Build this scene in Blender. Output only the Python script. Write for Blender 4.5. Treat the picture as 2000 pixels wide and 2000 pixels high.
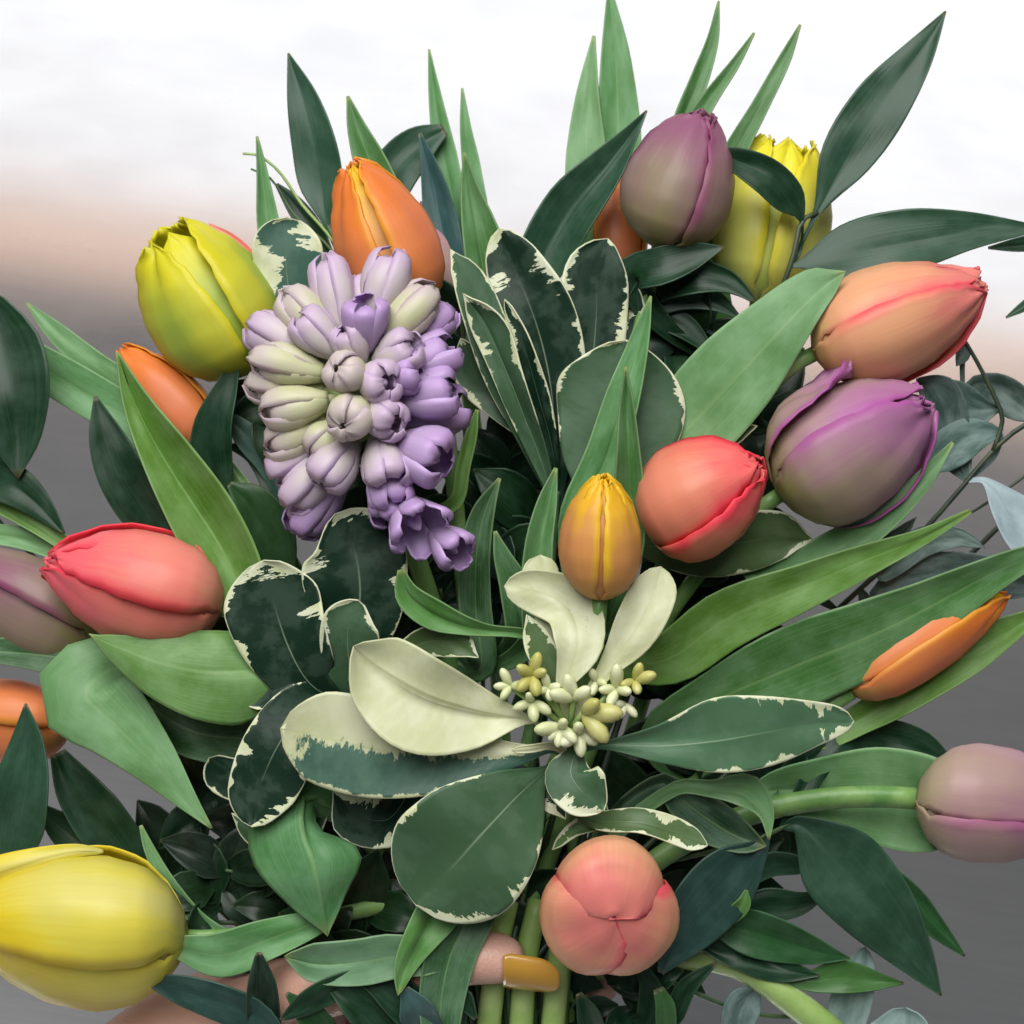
import bpy, math, random
from mathutils import Vector, Matrix, noise
R = math.radians
scene = bpy.context.scene
for o in list(bpy.data.objects): bpy.data.objects.remove(o)
random.seed(7)

# ------------------------------------------------------------------ camera
FOV, PITCH, ROLL, CAM_H, DIST = 40.0, 38.0, -8.5, 0.62, 0.48
cam_d = bpy.data.cameras.new('camera'); cam = bpy.data.objects.new('camera', cam_d)
scene.collection.objects.link(cam); scene.camera = cam
cam_d.sensor_width = 36; cam_d.sensor_height = 36; cam_d.lens = 18 / math.tan(R(FOV / 2))
cam_d.clip_start = 0.02; cam_d.clip_end = 100
cam.matrix_world = (Matrix.Translation((0, 0, CAM_H)) @ Matrix.Rotation(R(90 - PITCH), 4, 'X')
                    @ Matrix.Rotation(R(-ROLL), 4, 'Z'))
cam_d.dof.use_dof = True; cam_d.dof.focus_distance = 0.455; cam_d.dof.aperture_fstop = 16
CP = cam.matrix_world.translation.copy(); CM = cam.matrix_world.to_3x3()
CX, CU, CF = CM.col[0].copy(), CM.col[1].copy(), -CM.col[2]
PX = 2 * DIST * math.tan(R(FOV / 2)) / 2000          # metres per photo pixel at the bouquet's middle
def P(p):
    """photo pixel + depth (pixels' worth of metres towards the camera) -> world point"""
    d = DIST - p[2] * PX
    return CP + CF * d + CX * ((p[0] - 1000) * PX * d / DIST) - CU * ((p[1] - 1000) * PX * d / DIST)

# ------------------------------------------------------------------ world + lamps
w = bpy.data.worlds.new('World'); scene.world = w; w.use_nodes = True
bg = w.node_tree.nodes['Background']; bg.inputs[0].default_value = (0.93, 0.97, 1.0, 1); bg.inputs[1].default_value = 0.10
def area(name, loc, target, sx, sy, radiance, col):
    l = bpy.data.lights.new(name, 'AREA'); l.shape = 'RECTANGLE'; l.size = sx; l.size_y = sy
    l.energy = radiance * math.pi * sx * sy; l.color = col
    o = bpy.data.objects.new(name, l); scene.collection.objects.link(o); o.location = loc
    o.rotation_euler = (Vector(target) - Vector(loc)).to_track_quat('-Z', 'Y').to_euler()
    return o
area('window_light', (0, 3.6, 0.655), (0, 0, 0.655), 8.0, 1.27, 1.30, (0.965, 0.975, 1.0))
area('warm_strip_light', (0, 3.6, 1.43), (0, 0, 1.43), 8.0, 0.28, 1.0, (1.0, 0.64, 0.46))
area('ceiling_light', (-0.35, 0.05, 1.95), (0.0, 0.36, 0.3), 1.5, 1.5, 7.4, (1.0, 0.99, 0.965))
scene.view_settings.view_transform = 'Standard'; scene.view_settings.look = 'None'
scene.view_settings.exposure = 0.0; scene.view_settings.gamma = 1.0
scene.render.resolution_x = scene.render.resolution_y = 1024
scene.render.engine = 'CYCLES'

# ------------------------------------------------------------------ node helper
class NT:
    def __init__(s, name):
        s.m = bpy.data.materials.new(name); s.m.use_nodes = True; s.t = s.m.node_tree; s.t.nodes.clear()
    def n(s, kind, ins=None, **kw):
        nd = s.t.nodes.new(kind)
        for k, v in kw.items(): setattr(nd, k, v)
        for k, v in (ins or {}).items(): s.set(nd, k, v)
        return nd
    def set(s, nd, k, v):
        i = nd.inputs[k]
        if isinstance(v, bpy.types.NodeSocket): s.t.links.new(v, i)
        elif isinstance(v, tuple) and len(v) == 3 and i.type == 'RGBA': i.default_value = (*v, 1)
        else: i.default_value = v
    def math(s, op, a, b=0.0, c=0.0, clamp=False):
        nd = s.n('ShaderNodeMath', {0: a, 1: b, 2: c}, operation=op, use_clamp=clamp); return nd.outputs[0]
    def mix(s, f, a, b, mode='MIX'):
        nd = s.n('ShaderNodeMix', data_type='RGBA', blend_type=mode)
        s.set(nd, 0, f); s.set(nd, 6, a); s.set(nd, 7, b); return nd.outputs[2]
    def smooth(s, x, lo, hi, a=0.0, b=1.0):
        nd = s.n('ShaderNodeMapRange', {0: x, 1: lo, 2: hi, 3: a, 4: b}, interpolation_type='SMOOTHSTEP'); return nd.outputs[0]
    def lin(s, x, lo, hi, a=0.0, b=1.0):
        nd = s.n('ShaderNodeMapRange', {0: x, 1: lo, 2: hi, 3: a, 4: b}); return nd.outputs[0]
    def noise(s, vec, scale=5.0, detail=3.0, rough=0.5):
        nd = s.n('ShaderNodeTexNoise', {'Vector': vec, 'Scale': scale, 'Detail': detail, 'Roughness': rough}); return nd.outputs[0]
    def uv(s, name): return s.n('ShaderNodeUVMap', uv_map=name).outputs[0]
    def xyz(s, v):
        nd = s.n('ShaderNodeSeparateXYZ', {0: v}); return nd.outputs
    def vec(s, x, y, z=0.0): return s.n('ShaderNodeCombineXYZ', {0: x, 1: y, 2: z}).outputs[0]
    def out(s, col, rough=0.4, trans=0.2, transcol=None, bump=None, bstr=0.2, bdist=0.0006, spec=0.5, coat=0.0, sss=0.0):
        p = s.n('ShaderNodeBsdfPrincipled', {'Base Color': col, 'Roughness': rough, 'Specular IOR Level': spec})
        if coat: p.inputs['Coat Weight'].default_value = coat; p.inputs['Coat Roughness'].default_value = 0.25
        if sss:
            p.inputs['Subsurface Weight'].default_value = sss; p.inputs['Subsurface Radius'].default_value = (1, 0.4, 0.2)
            p.inputs['Subsurface Scale'].default_value = 0.004
        if bump is not None:
            b = s.n('ShaderNodeBump', {'Strength': bstr, 'Distance': bdist, 'Height': bump}); s.set(p, 'Normal', b.outputs[0])
        sh = p.outputs[0]
        if trans:
            t = s.n('ShaderNodeBsdfTranslucent', {'Color': transcol if transcol is not None else col})
            mx = s.n('ShaderNodeMixShader', {0: trans, 1: sh, 2: t.outputs[0]}); sh = mx.outputs[0]
        o = s.n('ShaderNodeOutputMaterial', {'Surface': sh}); return s.m

# ------------------------------------------------------------------ materials
def leaf_base(s):
    oi = s.n('ShaderNodeObjectInfo'); uvm = s.uv('metric'); u = s.xyz(uvm)
    tv = s.xyz(s.uv('UVMap')); rnd = s.math('MULTIPLY', oi.outputs['Random'], 37.0)
    return oi, u, tv, rnd
def mat_tulip_leaf():
    s = NT('tulip_leaf'); oi, u, tv, rnd = leaf_base(s)
    # parallel veins run along the blade
    veins = s.noise(s.vec(s.math('MULTIPLY', tv[0], 3.0), s.math('MULTIPLY', tv[1], 60.0), rnd), 1.0, 3, 0.7)
    blot = s.noise(s.vec(s.math('MULTIPLY', u[0], 1.3), s.math('MULTIPLY', tv[1], 2.5), rnd), 1.0, 3, 0.55)
    fine = s.noise(s.vec(s.math('MULTIPLY', u[0], 9.0), s.math('MULTIPLY', tv[1], 24.0), rnd), 1.0, 2, 0.6)
    c = oi.outputs['Color']
    dark = s.mix(1.0, c, (0.72, 0.80, 0.70), 'MULTIPLY'); lite = s.mix(0.14, c, (0.42, 0.60, 0.45))
    col = s.mix(s.smooth(blot, 0.3, 0.7), dark, lite)
    col = s.mix(s.smooth(veins, 0.45, 0.62, 0, 0.22), col, s.mix(0.5, lite, (0.30, 0.48, 0.24)))
    col = s.mix(s.smooth(fine, 0.56, 0.76, 0, 0.12), col, (0.36, 0.52, 0.38))
    mid = s.smooth(s.math('ABSOLUTE', s.math('SUBTRACT', tv[1], 0.5)), 0.0, 0.035, 0.30, 0.0)
    col = s.mix(mid, col, (0.30, 0.46, 0.18))
    edge = s.smooth(u[1], 0.01, 0.04, 0.28, 0.0); col = s.mix(edge, col, (0.40, 0.55, 0.30))
    tip = s.smooth(tv[0], 0.0, 0.05, 0.45, 0.0); col = s.mix(tip, col, (0.32, 0.34, 0.10))
    return s.out(col, rough=s.lin(fine, 0.3, 0.7, 0.36, 0.52), trans=0.20, spec=0.28, transcol=s.mix(1.0, col, (1.2, 1.2, 0.45), 'MULTIPLY'),
                 bump=s.math('ADD', veins, s.math('MULTIPLY', blot, 0.6)), bstr=0.14, bdist=0.0006)
def mat_ruscus():
    s = NT('ruscus_leaf'); oi, u, tv, rnd = leaf_base(s)
    veins = s.noise(s.vec(s.math('MULTIPLY', tv[0], 2.0), s.math('MULTIPLY', tv[1], 30.0), rnd), 1.0, 2, 0.6)
    blot = s.noise(s.vec(s.math('MULTIPLY', u[0], 2.0), s.math('MULTIPLY', tv[1], 3.0), rnd), 1.0, 3, 0.6)
    c = oi.outputs['Color']
    col = s.mix(s.smooth(blot, 0.3, 0.72), s.mix(1.0, c, (0.80, 0.84, 0.80), 'MULTIPLY'), s.mix(0.05, c, (0.20, 0.34, 0.27)))
    col = s.mix(s.smooth(veins, 0.45, 0.7, 0, 0.08), col, (0.10, 0.20, 0.10))
    spk = s.noise(s.vec(s.math('MULTIPLY', u[0], 10.0), s.math('MULTIPLY', tv[1], 14.0), rnd), 1.0, 4, 0.7)
    col = s.mix(s.smooth(spk, 0.73, 0.80, 0, 0.12), col, (0.30, 0.38, 0.34))
    edge = s.smooth(u[1], 0.01, 0.035, 0.14, 0.0); col = s.mix(edge, col, (0.14, 0.24, 0.14))
    tip = s.smooth(tv[0], 0.0, 0.03, 0.5, 0.0); col = s.mix(tip, col, (0.16, 0.12, 0.06))
    return s.out(col, rough=s.lin(blot, 0.3, 0.7, 0.30, 0.42), trans=0.05, bump=veins, bstr=0.10, bdist=0.0006, spec=0.26)
def mat_pitto():
    s = NT('variegated_leaf'); oi, u, tv, rnd = leaf_base(s)
    amt = oi.outputs['Alpha']
    big = s.noise(s.vec(s.math('MULTIPLY', u[0], 1.6), tv[1], rnd), 1.0, 2, 0.5)
    spike = s.noise(s.vec(s.math('MULTIPLY', u[0], 9.0), s.math('MULTIPLY', u[1], 2.2), rnd), 1.0, 3, 0.75)
    th = s.math('MULTIPLY_ADD', s.smooth(big, 0.44, 0.66), 0.26, 0.0)
    th = s.math('MULTIPLY', th, s.math('MULTIPLY', amt, s.lin(spike, 0.34, 0.62, 0.25, 1.75)))
    m = s.smooth(s.math('SUBTRACT', u[1], s.math('ADD', s.math('MULTIPLY', th, s.lin(tv[0], 0.25, 0.6, 1.0, 0.25)), s.lin(tv[0], 0.15, 0.5, 0.022, 0.006))), -0.010, 0.010, 1.0, 0.0)
    blot = s.noise(s.vec(s.math('MULTIPLY', u[0], 1.8), s.math('MULTIPLY', tv[1], 2.6), s.math('ADD', rnd, 9.0)), 1.0, 4, 0.6)
    c = oi.outputs['Color']
    grey = s.mix(0.10, c, (0.20, 0.30, 0.22))
    col = s.mix(s.smooth(blot, 0.45, 0.60), c, grey)
    mid = s.smooth(s.math('ABSOLUTE', s.math('SUBTRACT', tv[1], 0.5)), 0.0, 0.014, 0.6, 0.0)
    col = s.mix(s.math('MULTIPLY', mid, s.smooth(tv[0], 0.15, 0.5)), col, (0.32, 0.42, 0.28))
    lat = s.n('ShaderNodeTexWave', {'Vector': s.vec(s.math('ADD', u[0], s.math('ABSOLUTE', s.math('SUBTRACT', tv[1], 0.5))), 0.0, 0.0), 'Scale': 1.4, 'Distortion': 1.5}).outputs[1]
    cream = s.mix(s.smooth(blot, 0.4, 0.6), (0.58, 0.62, 0.39), (0.68, 0.71, 0.52))
    col = s.mix(m, col, cream)
    return s.out(col, rough=s.lin(blot, 0.3, 0.7, 0.36, 0.48), trans=0.08, bump=s.math('MULTIPLY_ADD', lat, 0.06, blot), bstr=0.2, bdist=0.0009, spec=0.26)
def mat_cream(half=False):
    s = NT('half_cream_leaf' if half else 'cream_leaf'); oi, u, tv, rnd = leaf_base(s)
    blot = s.noise(s.vec(s.math('MULTIPLY', u[0], 1.5), s.math('MULTIPLY', tv[1], 2.0), rnd), 1.0, 4, 0.6)
    lat = s.n('ShaderNodeTexWave', {'Vector': s.vec(s.math('ADD', u[0], s.math('ABSOLUTE', s.math('SUBTRACT', tv[1], 0.5))), 0.0, 0.0), 'Scale': 1.3, 'Distortion': 2.0, 'Detail': 2.0}).outputs[1]
    col = s.mix(s.smooth(blot, 0.35, 0.65), (0.56, 0.59, 0.34), (0.66, 0.68, 0.46))
    col = s.mix(s.smooth(lat, 0.75, 1.0, 0, 0.08), col, (0.50, 0.55, 0.30))
    mid = s.smooth(s.math('ABSOLUTE', s.math('SUBTRACT', tv[1], 0.5)), 0.0, 0.03, 0.55, 0.0); col = s.mix(mid, col, (0.50, 0.54, 0.28))
    if half:
        spike = s.noise(s.vec(s.math('MULTIPLY', u[0], 3.2), s.math('MULTIPLY', tv[1], 2.0), rnd), 1.0, 5, 0.7)
        line = s.math('ADD', tv[1], s.lin(spike, 0.3, 0.7, -0.16, 0.16))
        g = s.smooth(line, 0.46, 0.50, 1.0, 0.0)
        g = s.math('MULTIPLY', g, s.smooth(s.math('ADD', tv[0], s.lin(spike, 0.3, 0.7, -0.06, 0.06)), 0.06, 0.09))
        g = s.math('MULTIPLY', g, s.smooth(s.math('ADD', u[1], s.lin(spike, 0.3, 0.7, -0.09, 0.09)), 0.03, 0.06))
        gc = s.mix(s.smooth(blot, 0.4, 0.6), (0.05, 0.125, 0.088), (0.08, 0.17, 0.12))
        col = s.mix(g, col, gc)
    else:
        sp = s.noise(s.vec(s.math('MULTIPLY', u[0], 3.2), s.math('MULTIPLY', tv[1], 5.0), s.math('ADD', rnd, 4.0)), 1.0, 5, 0.75)
        col = s.mix(s.math('MULTIPLY', s.smooth(sp, 0.64, 0.72, 0, 0.6), oi.outputs['Alpha']), col, (0.22, 0.28, 0.15))
    return s.out(col, rough=0.42, trans=0.18, bump=s.math('MULTIPLY_ADD', lat, 0.08, blot), bstr=0.22, bdist=0.0009)
def mat_euca():
    s = NT('eucalyptus_leaf'); oi, u, tv, rnd = leaf_base(s)
    blot = s.noise(s.vec(u[0], s.math('MULTIPLY', tv[1], 2.0), rnd), 2.0, 4, 0.6)
    c = oi.outputs['Color']
    col = s.mix(s.smooth(blot, 0.3, 0.7), s.mix(1.0, c, (0.75, 0.78, 0.75), 'MULTIPLY'), s.mix(0.25, c, (0.5, 0.6, 0.58)))
    return s.out(col, rough=0.55, trans=0.15, bump=blot, bstr=0.2)
def mat_stem(name, c, c2, rough=0.42):
    s = NT(name); tc = s.n('ShaderNodeTexCoord').outputs['Object']
    n1 = s.noise(tc, 60.0, 4, 0.6); n2 = s.noise(tc, 420.0, 2, 0.5)
    col = s.mix(s.smooth(n1, 0.35, 0.68), c, c2)
    return s.out(col, rough=rough, trans=0.0, bump=s.math('ADD', n1, s.math('MULTIPLY', n2, 0.4)), bstr=0.25, bdist=0.0006, sss=0.0)
def mat_petal(name, base, mid, tip, edge, edge_amt=0.6, flame=None, flame_amt=0.0, trans=0.30, t1=0.28, t2=0.8):
    base, mid, tip, edge = [tuple(v ** 0.8 for v in c) for c in (base, mid, tip, edge)]; flame = flame and tuple(v ** 0.8 for v in flame)
    s = NT(name); oi = s.n('ShaderNodeObjectInfo'); tv = s.xyz(s.uv('UVMap'))
    rnd = s.math('MULTIPLY', oi.outputs['Random'], 41.0)
    warp = s.noise(s.vec(s.math('MULTIPLY', tv[0], 2.2), s.math('MULTIPLY', tv[1], 3.0), rnd), 1.0, 3, 0.55)
    streak = s.noise(s.vec(s.math('MULTIPLY', tv[0], 1.6), s.math('MULTIPLY', tv[1], 34.0), rnd), 1.0, 3, 0.6)
    t = s.math('ADD', tv[0], s.lin(warp, 0.3, 0.7, -0.12, 0.12))
    t = s.math('ADD', t, s.lin(streak, 0.3, 0.7, -0.05, 0.05))
    av = s.math('ABSOLUTE', s.math('MULTIPLY_ADD', tv[1], 2.0, -1.0))
    t = s.math('MULTIPLY_ADD', s.math('POWER', av, 2.0), 0.14, t)
    col = s.mix(s.smooth(t, 0.02, t1), base, mid)
    col = s.mix(s.smooth(t, t2 - 0.28, t2 + 0.14), col, tip)
    if flame:
        f = s.math('MULTIPLY', s.smooth(s.math('ADD', av, s.lin(warp, 0.3, 0.7, -0.2, 0.2)), 0.0, 0.6, 1, 0), s.smooth(tv[0], 0.5, 0.95, 1, 0))
        col = s.mix(s.math('MULTIPLY', f, flame_amt), col, flame)
    e = s.smooth(s.math('ADD', av, s.lin(warp, 0.3, 0.7, -0.08, 0.08)), 0.72, 0.99)
    e = s.math('MULTIPLY', e, s.smooth(tv[0], 0.08, 0.4))
    col = s.mix(s.math('MULTIPLY', e, edge_amt), col, edge)
    col = s.mix(s.smooth(streak, 0.35, 0.7, 0.0, 0.25), col, s.mix(1.0, col, (0.88, 0.86, 0.84), 'MULTIPLY'))
    return s.out(col, rough=0.42, trans=trans, bump=s.math('MULTIPLY_ADD', warp, 1.0, s.math('MULTIPLY', streak, 0.5)), bstr=0.15, bdist=0.0007, spec=0.4)

M = {}
M['tulip_leaf'] = mat_tulip_leaf(); M['ruscus'] = mat_ruscus(); M['pitto'] = mat_pitto()
M['cream'] = mat_cream(); M['half'] = mat_cream(True); M['euca'] = mat_euca()
M['stem'] = mat_stem('tulip_stem', (0.10, 0.24, 0.06), (0.22, 0.38, 0.12))
M['twig'] = mat_stem('green_twig', (0.030, 0.075, 0.03), (0.08, 0.14, 0.05), 0.5)
M['dark_twig'] = mat_stem('dark_twig', (0.015, 0.03, 0.018), (0.05, 0.07, 0.035), 0.5)
M['cut_stem'] = mat_stem('pale_stem', (0.24, 0.38, 0.10), (0.36, 0.48, 0.18))
M['bud'] = mat_stem('cream_bud', (0.56, 0.60, 0.32), (0.72, 0.73, 0.50))
M['bud_yellow'] = mat_stem('yellow_bud', (0.42, 0.40, 0.10), (0.56, 0.55, 0.22))
MP = {
 'yellow_green': mat_petal('petal_yellow_green', (0.26, 0.34, 0.03), (0.54, 0.55, 0.03), (0.70, 0.64, 0.01), (0.70, 0.62, 0.01), 0.8, (0.26, 0.44, 0.04), 0.7),
 'yellow_pale': mat_petal('petal_pale_yellow', (0.40, 0.50, 0.10), (0.66, 0.66, 0.10), (0.84, 0.74, 0.02), (0.84, 0.70, 0.01), 0.8, (0.44, 0.56, 0.10), 0.6),
 'yellow': mat_petal('petal_yellow', (0.58, 0.56, 0.12), (0.82, 0.72, 0.06), (0.86, 0.66, 0.01), (0.86, 0.62, 0.005), 0.7, (0.76, 0.70, 0.22), 0.6, trans=0.36),
 'orange': mat_petal('petal_orange', (0.50, 0.26, 0.06), (0.80, 0.20, 0.05), (0.84, 0.17, 0.02), (0.86, 0.36, 0.01), 0.6, (0.74, 0.16, 0.07), 0.6),
 'orange_yellow': mat_petal('petal_orange_yellow', (0.58, 0.30, 0.07), (0.72, 0.28, 0.06), (0.88, 0.46, 0.01), (0.90, 0.54, 0.01), 0.85, (0.66, 0.22, 0.09), 0.5),
 'peach': mat_petal('petal_peach', (0.66, 0.46, 0.12), (0.82, 0.36, 0.17), (0.86, 0.20, 0.17), (0.88, 0.05, 0.09), 0.85, (0.80, 0.42, 0.20), 0.4, t2=0.82),
 'coral': mat_petal('petal_coral', (0.70, 0.36, 0.14), (0.82, 0.22, 0.12), (0.88, 0.10, 0.10), (0.90, 0.02, 0.05), 0.85, (0.82, 0.26, 0.15), 0.4),
 'coral_red': mat_petal('petal_coral_red', (0.74, 0.28, 0.14), (0.86, 0.19, 0.14), (0.90, 0.10, 0.13), (0.90, 0.015, 0.04), 0.85, (0.88, 0.26, 0.20), 0.5),
 'mauve': mat_petal('petal_mauve', (0.21, 0.21, 0.05), (0.25, 0.15, 0.13), (0.26, 0.075, 0.15), (0.22, 0.03, 0.10), 0.75, (0.25, 0.19, 0.10), 0.6, t1=0.55),
 'mauve_pink': mat_petal('petal_mauve_pink', (0.34, 0.35, 0.08), (0.38, 0.21, 0.22), (0.42, 0.14, 0.32), (0.40, 0.06, 0.32), 0.8, (0.36, 0.27, 0.17), 0.6, t1=0.5),
 'pale_mauve': mat_petal('petal_pale_mauve', (0.42, 0.36, 0.17), (0.44, 0.25, 0.24), (0.44, 0.17, 0.30), (0.36, 0.06, 0.20), 0.7, (0.42, 0.28, 0.24), 0.5, t1=0.4),
}
MH = {
 'cream': mat_petal('floret_cream', (0.46, 0.48, 0.24), (0.60, 0.58, 0.36), (0.60, 0.50, 0.48), (0.52, 0.34, 0.58), 0.4, (0.48, 0.52, 0.24), 0.6, trans=0.25),
 'lilac': mat_petal('floret_lilac', (0.50, 0.46, 0.50), (0.60, 0.49, 0.57), (0.58, 0.42, 0.60), (0.48, 0.28, 0.62), 0.45, (0.62, 0.56, 0.48), 0.5, trans=0.25),
 'purple': mat_petal('floret_purple', (0.46, 0.38, 0.50), (0.48, 0.33, 0.58), (0.48, 0.29, 0.62), (0.60, 0.42, 0.76), 0.6, (0.42, 0.26, 0.56), 0.5, trans=0.25),
}

# ------------------------------------------------------------------ object helpers
def link(o): scene.collection.objects.link(o); return o
def thing(name, at, label, cat, group=None):
    o = link(bpy.data.objects.new(name, None)); o.empty_display_size = 0.01; o.location = P(at)
    o['label'] = label; o['category'] = cat
    if group: o['group'] = group
    return o
def root_of(o):
    l = Vector((0, 0, 0))
    while o: l += o.location; o = o.parent
    return l
def build(name, verts, faces, mat, parent=None, uvs=None, uv2=None, color=None, thick=0.0, world=False):
    """verts in photo-pixel space; uvs per vertex"""
    off = root_of(parent) if parent else Vector((0, 0, 0))
    me = bpy.data.meshes.new(name)
    me.from_pydata([(v if world else P(v)) - off for v in verts], [], faces); me.update()
    for nm, src in (('UVMap', uvs), ('metric', uv2)):
        if src:
            l = me.uv_layers.new(name=nm)
            for lp in me.loops: l.data[lp.index].uv = src[lp.vertex_index]
    me.polygons.foreach_set('use_smooth', [True] * len(me.polygons))
    me.materials.append(mat)
    o = link(bpy.data.objects.new(name, me)); o.parent = parent
    if color: o.color = color
    if thick:
        md = o.modifiers.new('thickness', 'SOLIDIFY'); md.thickness = thick; md.offset = 0.0
    return o
def catmull(pts, n, cluster=False):
    """resample control tuples (any dimension) at n+1 arc-length-ish stations"""
    k = len(pts)
    if k == 1: return [pts[0]] * (n + 1)
    seg = [max(1e-3, math.dist(pts[i][:3], pts[i + 1][:3])) for i in range(k - 1)]
    cum = [0]
    for s_ in seg: cum.append(cum[-1] + s_)
    out = []
    for j in range(n + 1):
        f = j / n
        if cluster: f = 0.55 * f + 0.45 * (0.5 - 0.5 * math.cos(math.pi * f))
        d = f * cum[-1]; i = 0
        while i < k - 2 and d > cum[i + 1]: i += 1
        t = (d - cum[i]) / seg[i]
        p1, p2 = pts[i], pts[i + 1]
        # finite-difference tangents scaled for uneven spacing
        def tan(q):
            if q == 0: return [(b - a) / seg[0] for a, b in zip(pts[0], pts[1])]
            if q == k - 1: return [(b - a) / seg[-1] for a, b in zip(pts[-2], pts[-1])]
            return [(c - a) / (seg[q - 1] + seg[q]) for a, c in zip(pts[q - 1], pts[q + 1])]
        m1, m2 = tan(i), tan(i + 1); h = seg[i]
        a, b_, c_, d_ = 2*t**3 - 3*t*t + 1, t**3 - 2*t*t + t, -2*t**3 + 3*t*t, t**3 - t*t
        out.append(tuple(a * p1[q] + b_ * h * m1[q] + c_ * p2[q] + d_ * h * m2[q] for q in range(len(p1))))
    return out
def tube_geo(path, radii, seg=8, cap=True):
    vs, fs = [], []; n = len(path); up = Vector((0.13, 0.21, 0.97)).normalized()
    for i, p in enumerate(path):
        a, b = Vector(path[max(0, i - 1)]), Vector(path[min(n - 1, i + 1)])
        t = (b - a).normalized(); s1 = t.cross(up).normalized(); s2 = t.cross(s1)
        for k in range(seg):
            g = 2 * math.pi * k / seg
            vs.append(tuple(Vector(p) + (s1 * math.cos(g) + s2 * math.sin(g)) * radii[i]))
    for i in range(n - 1):
        for k in range(seg):
            fs.append((i*seg + k, i*seg + (k+1) % seg, (i+1)*seg + (k+1) % seg, (i+1)*seg + k))
    if cap:
        fs.append(tuple(range(seg))[::-1]); fs.append(tuple(range((n-1)*seg, n*seg)))
    return vs, fs
def tube(name, path, r0, r1, mat, parent, seg=8, color=None):
    n = len(path); vs, fs = tube_geo(path, [r0 + (r1 - r0) * i / (n - 1) for i in range(n)], seg)
    return build(name, vs, fs, mat, parent, color=color)

# ------------------------------------------------------------------ stems gathered in the hand
BIND = Vector((1005, 1895, -70)); NSLOT = 46; slot_i = [0]
def slot():
    i = slot_i[0]; slot_i[0] += 1
    r = 118 * math.sqrt((i * 17 % NSLOT + 0.5) / NSLOT); a = i * 2.399
    return Vector((r * math.cos(a), 0, r * math.sin(a)))
def to_bind(p0, d0, n=26, low=None):
    """stem path: leaves p0 along d0, dives behind the foliage, passes through the fist, ends below it"""
    s = slot(); p0 = Vector(p0); d0 = Vector(d0).normalized(); S = BIND + s
    dist = (S - p0).length
    p1 = p0 + d0 * min(260, dist * 0.38)
    p2 = S + Vector((0.22 * (p0.x - S.x), -min(320, dist * 0.36), -70 if p0.z < 120 else -10))
    pts = []
    for i in range(n + 1):
        t = i / n; q = (1-t)**3*p0 + 3*(1-t)**2*t*p1 + 3*(1-t)*t*t*p2 + t**3*S; pts.append(tuple(q))
    E = S + Vector((-s.x * 0.5 + 20, 430, -s.z * 0.5 - 40))
    for i in range(1, 7):
        t = i / 6; pts.append(tuple(S.lerp(E, t)))
    return pts
def nearest(path, p, lo=0.12, hi=0.78):
    n = len(path); best = None
    for i in range(int(n * lo), max(int(n * lo) + 1, int(n * hi))):
        d = (Vector(path[i]) - Vector(p)).length
        if best is None or d < best[0]: best = (d, i)
    return path[best[1]]

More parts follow.
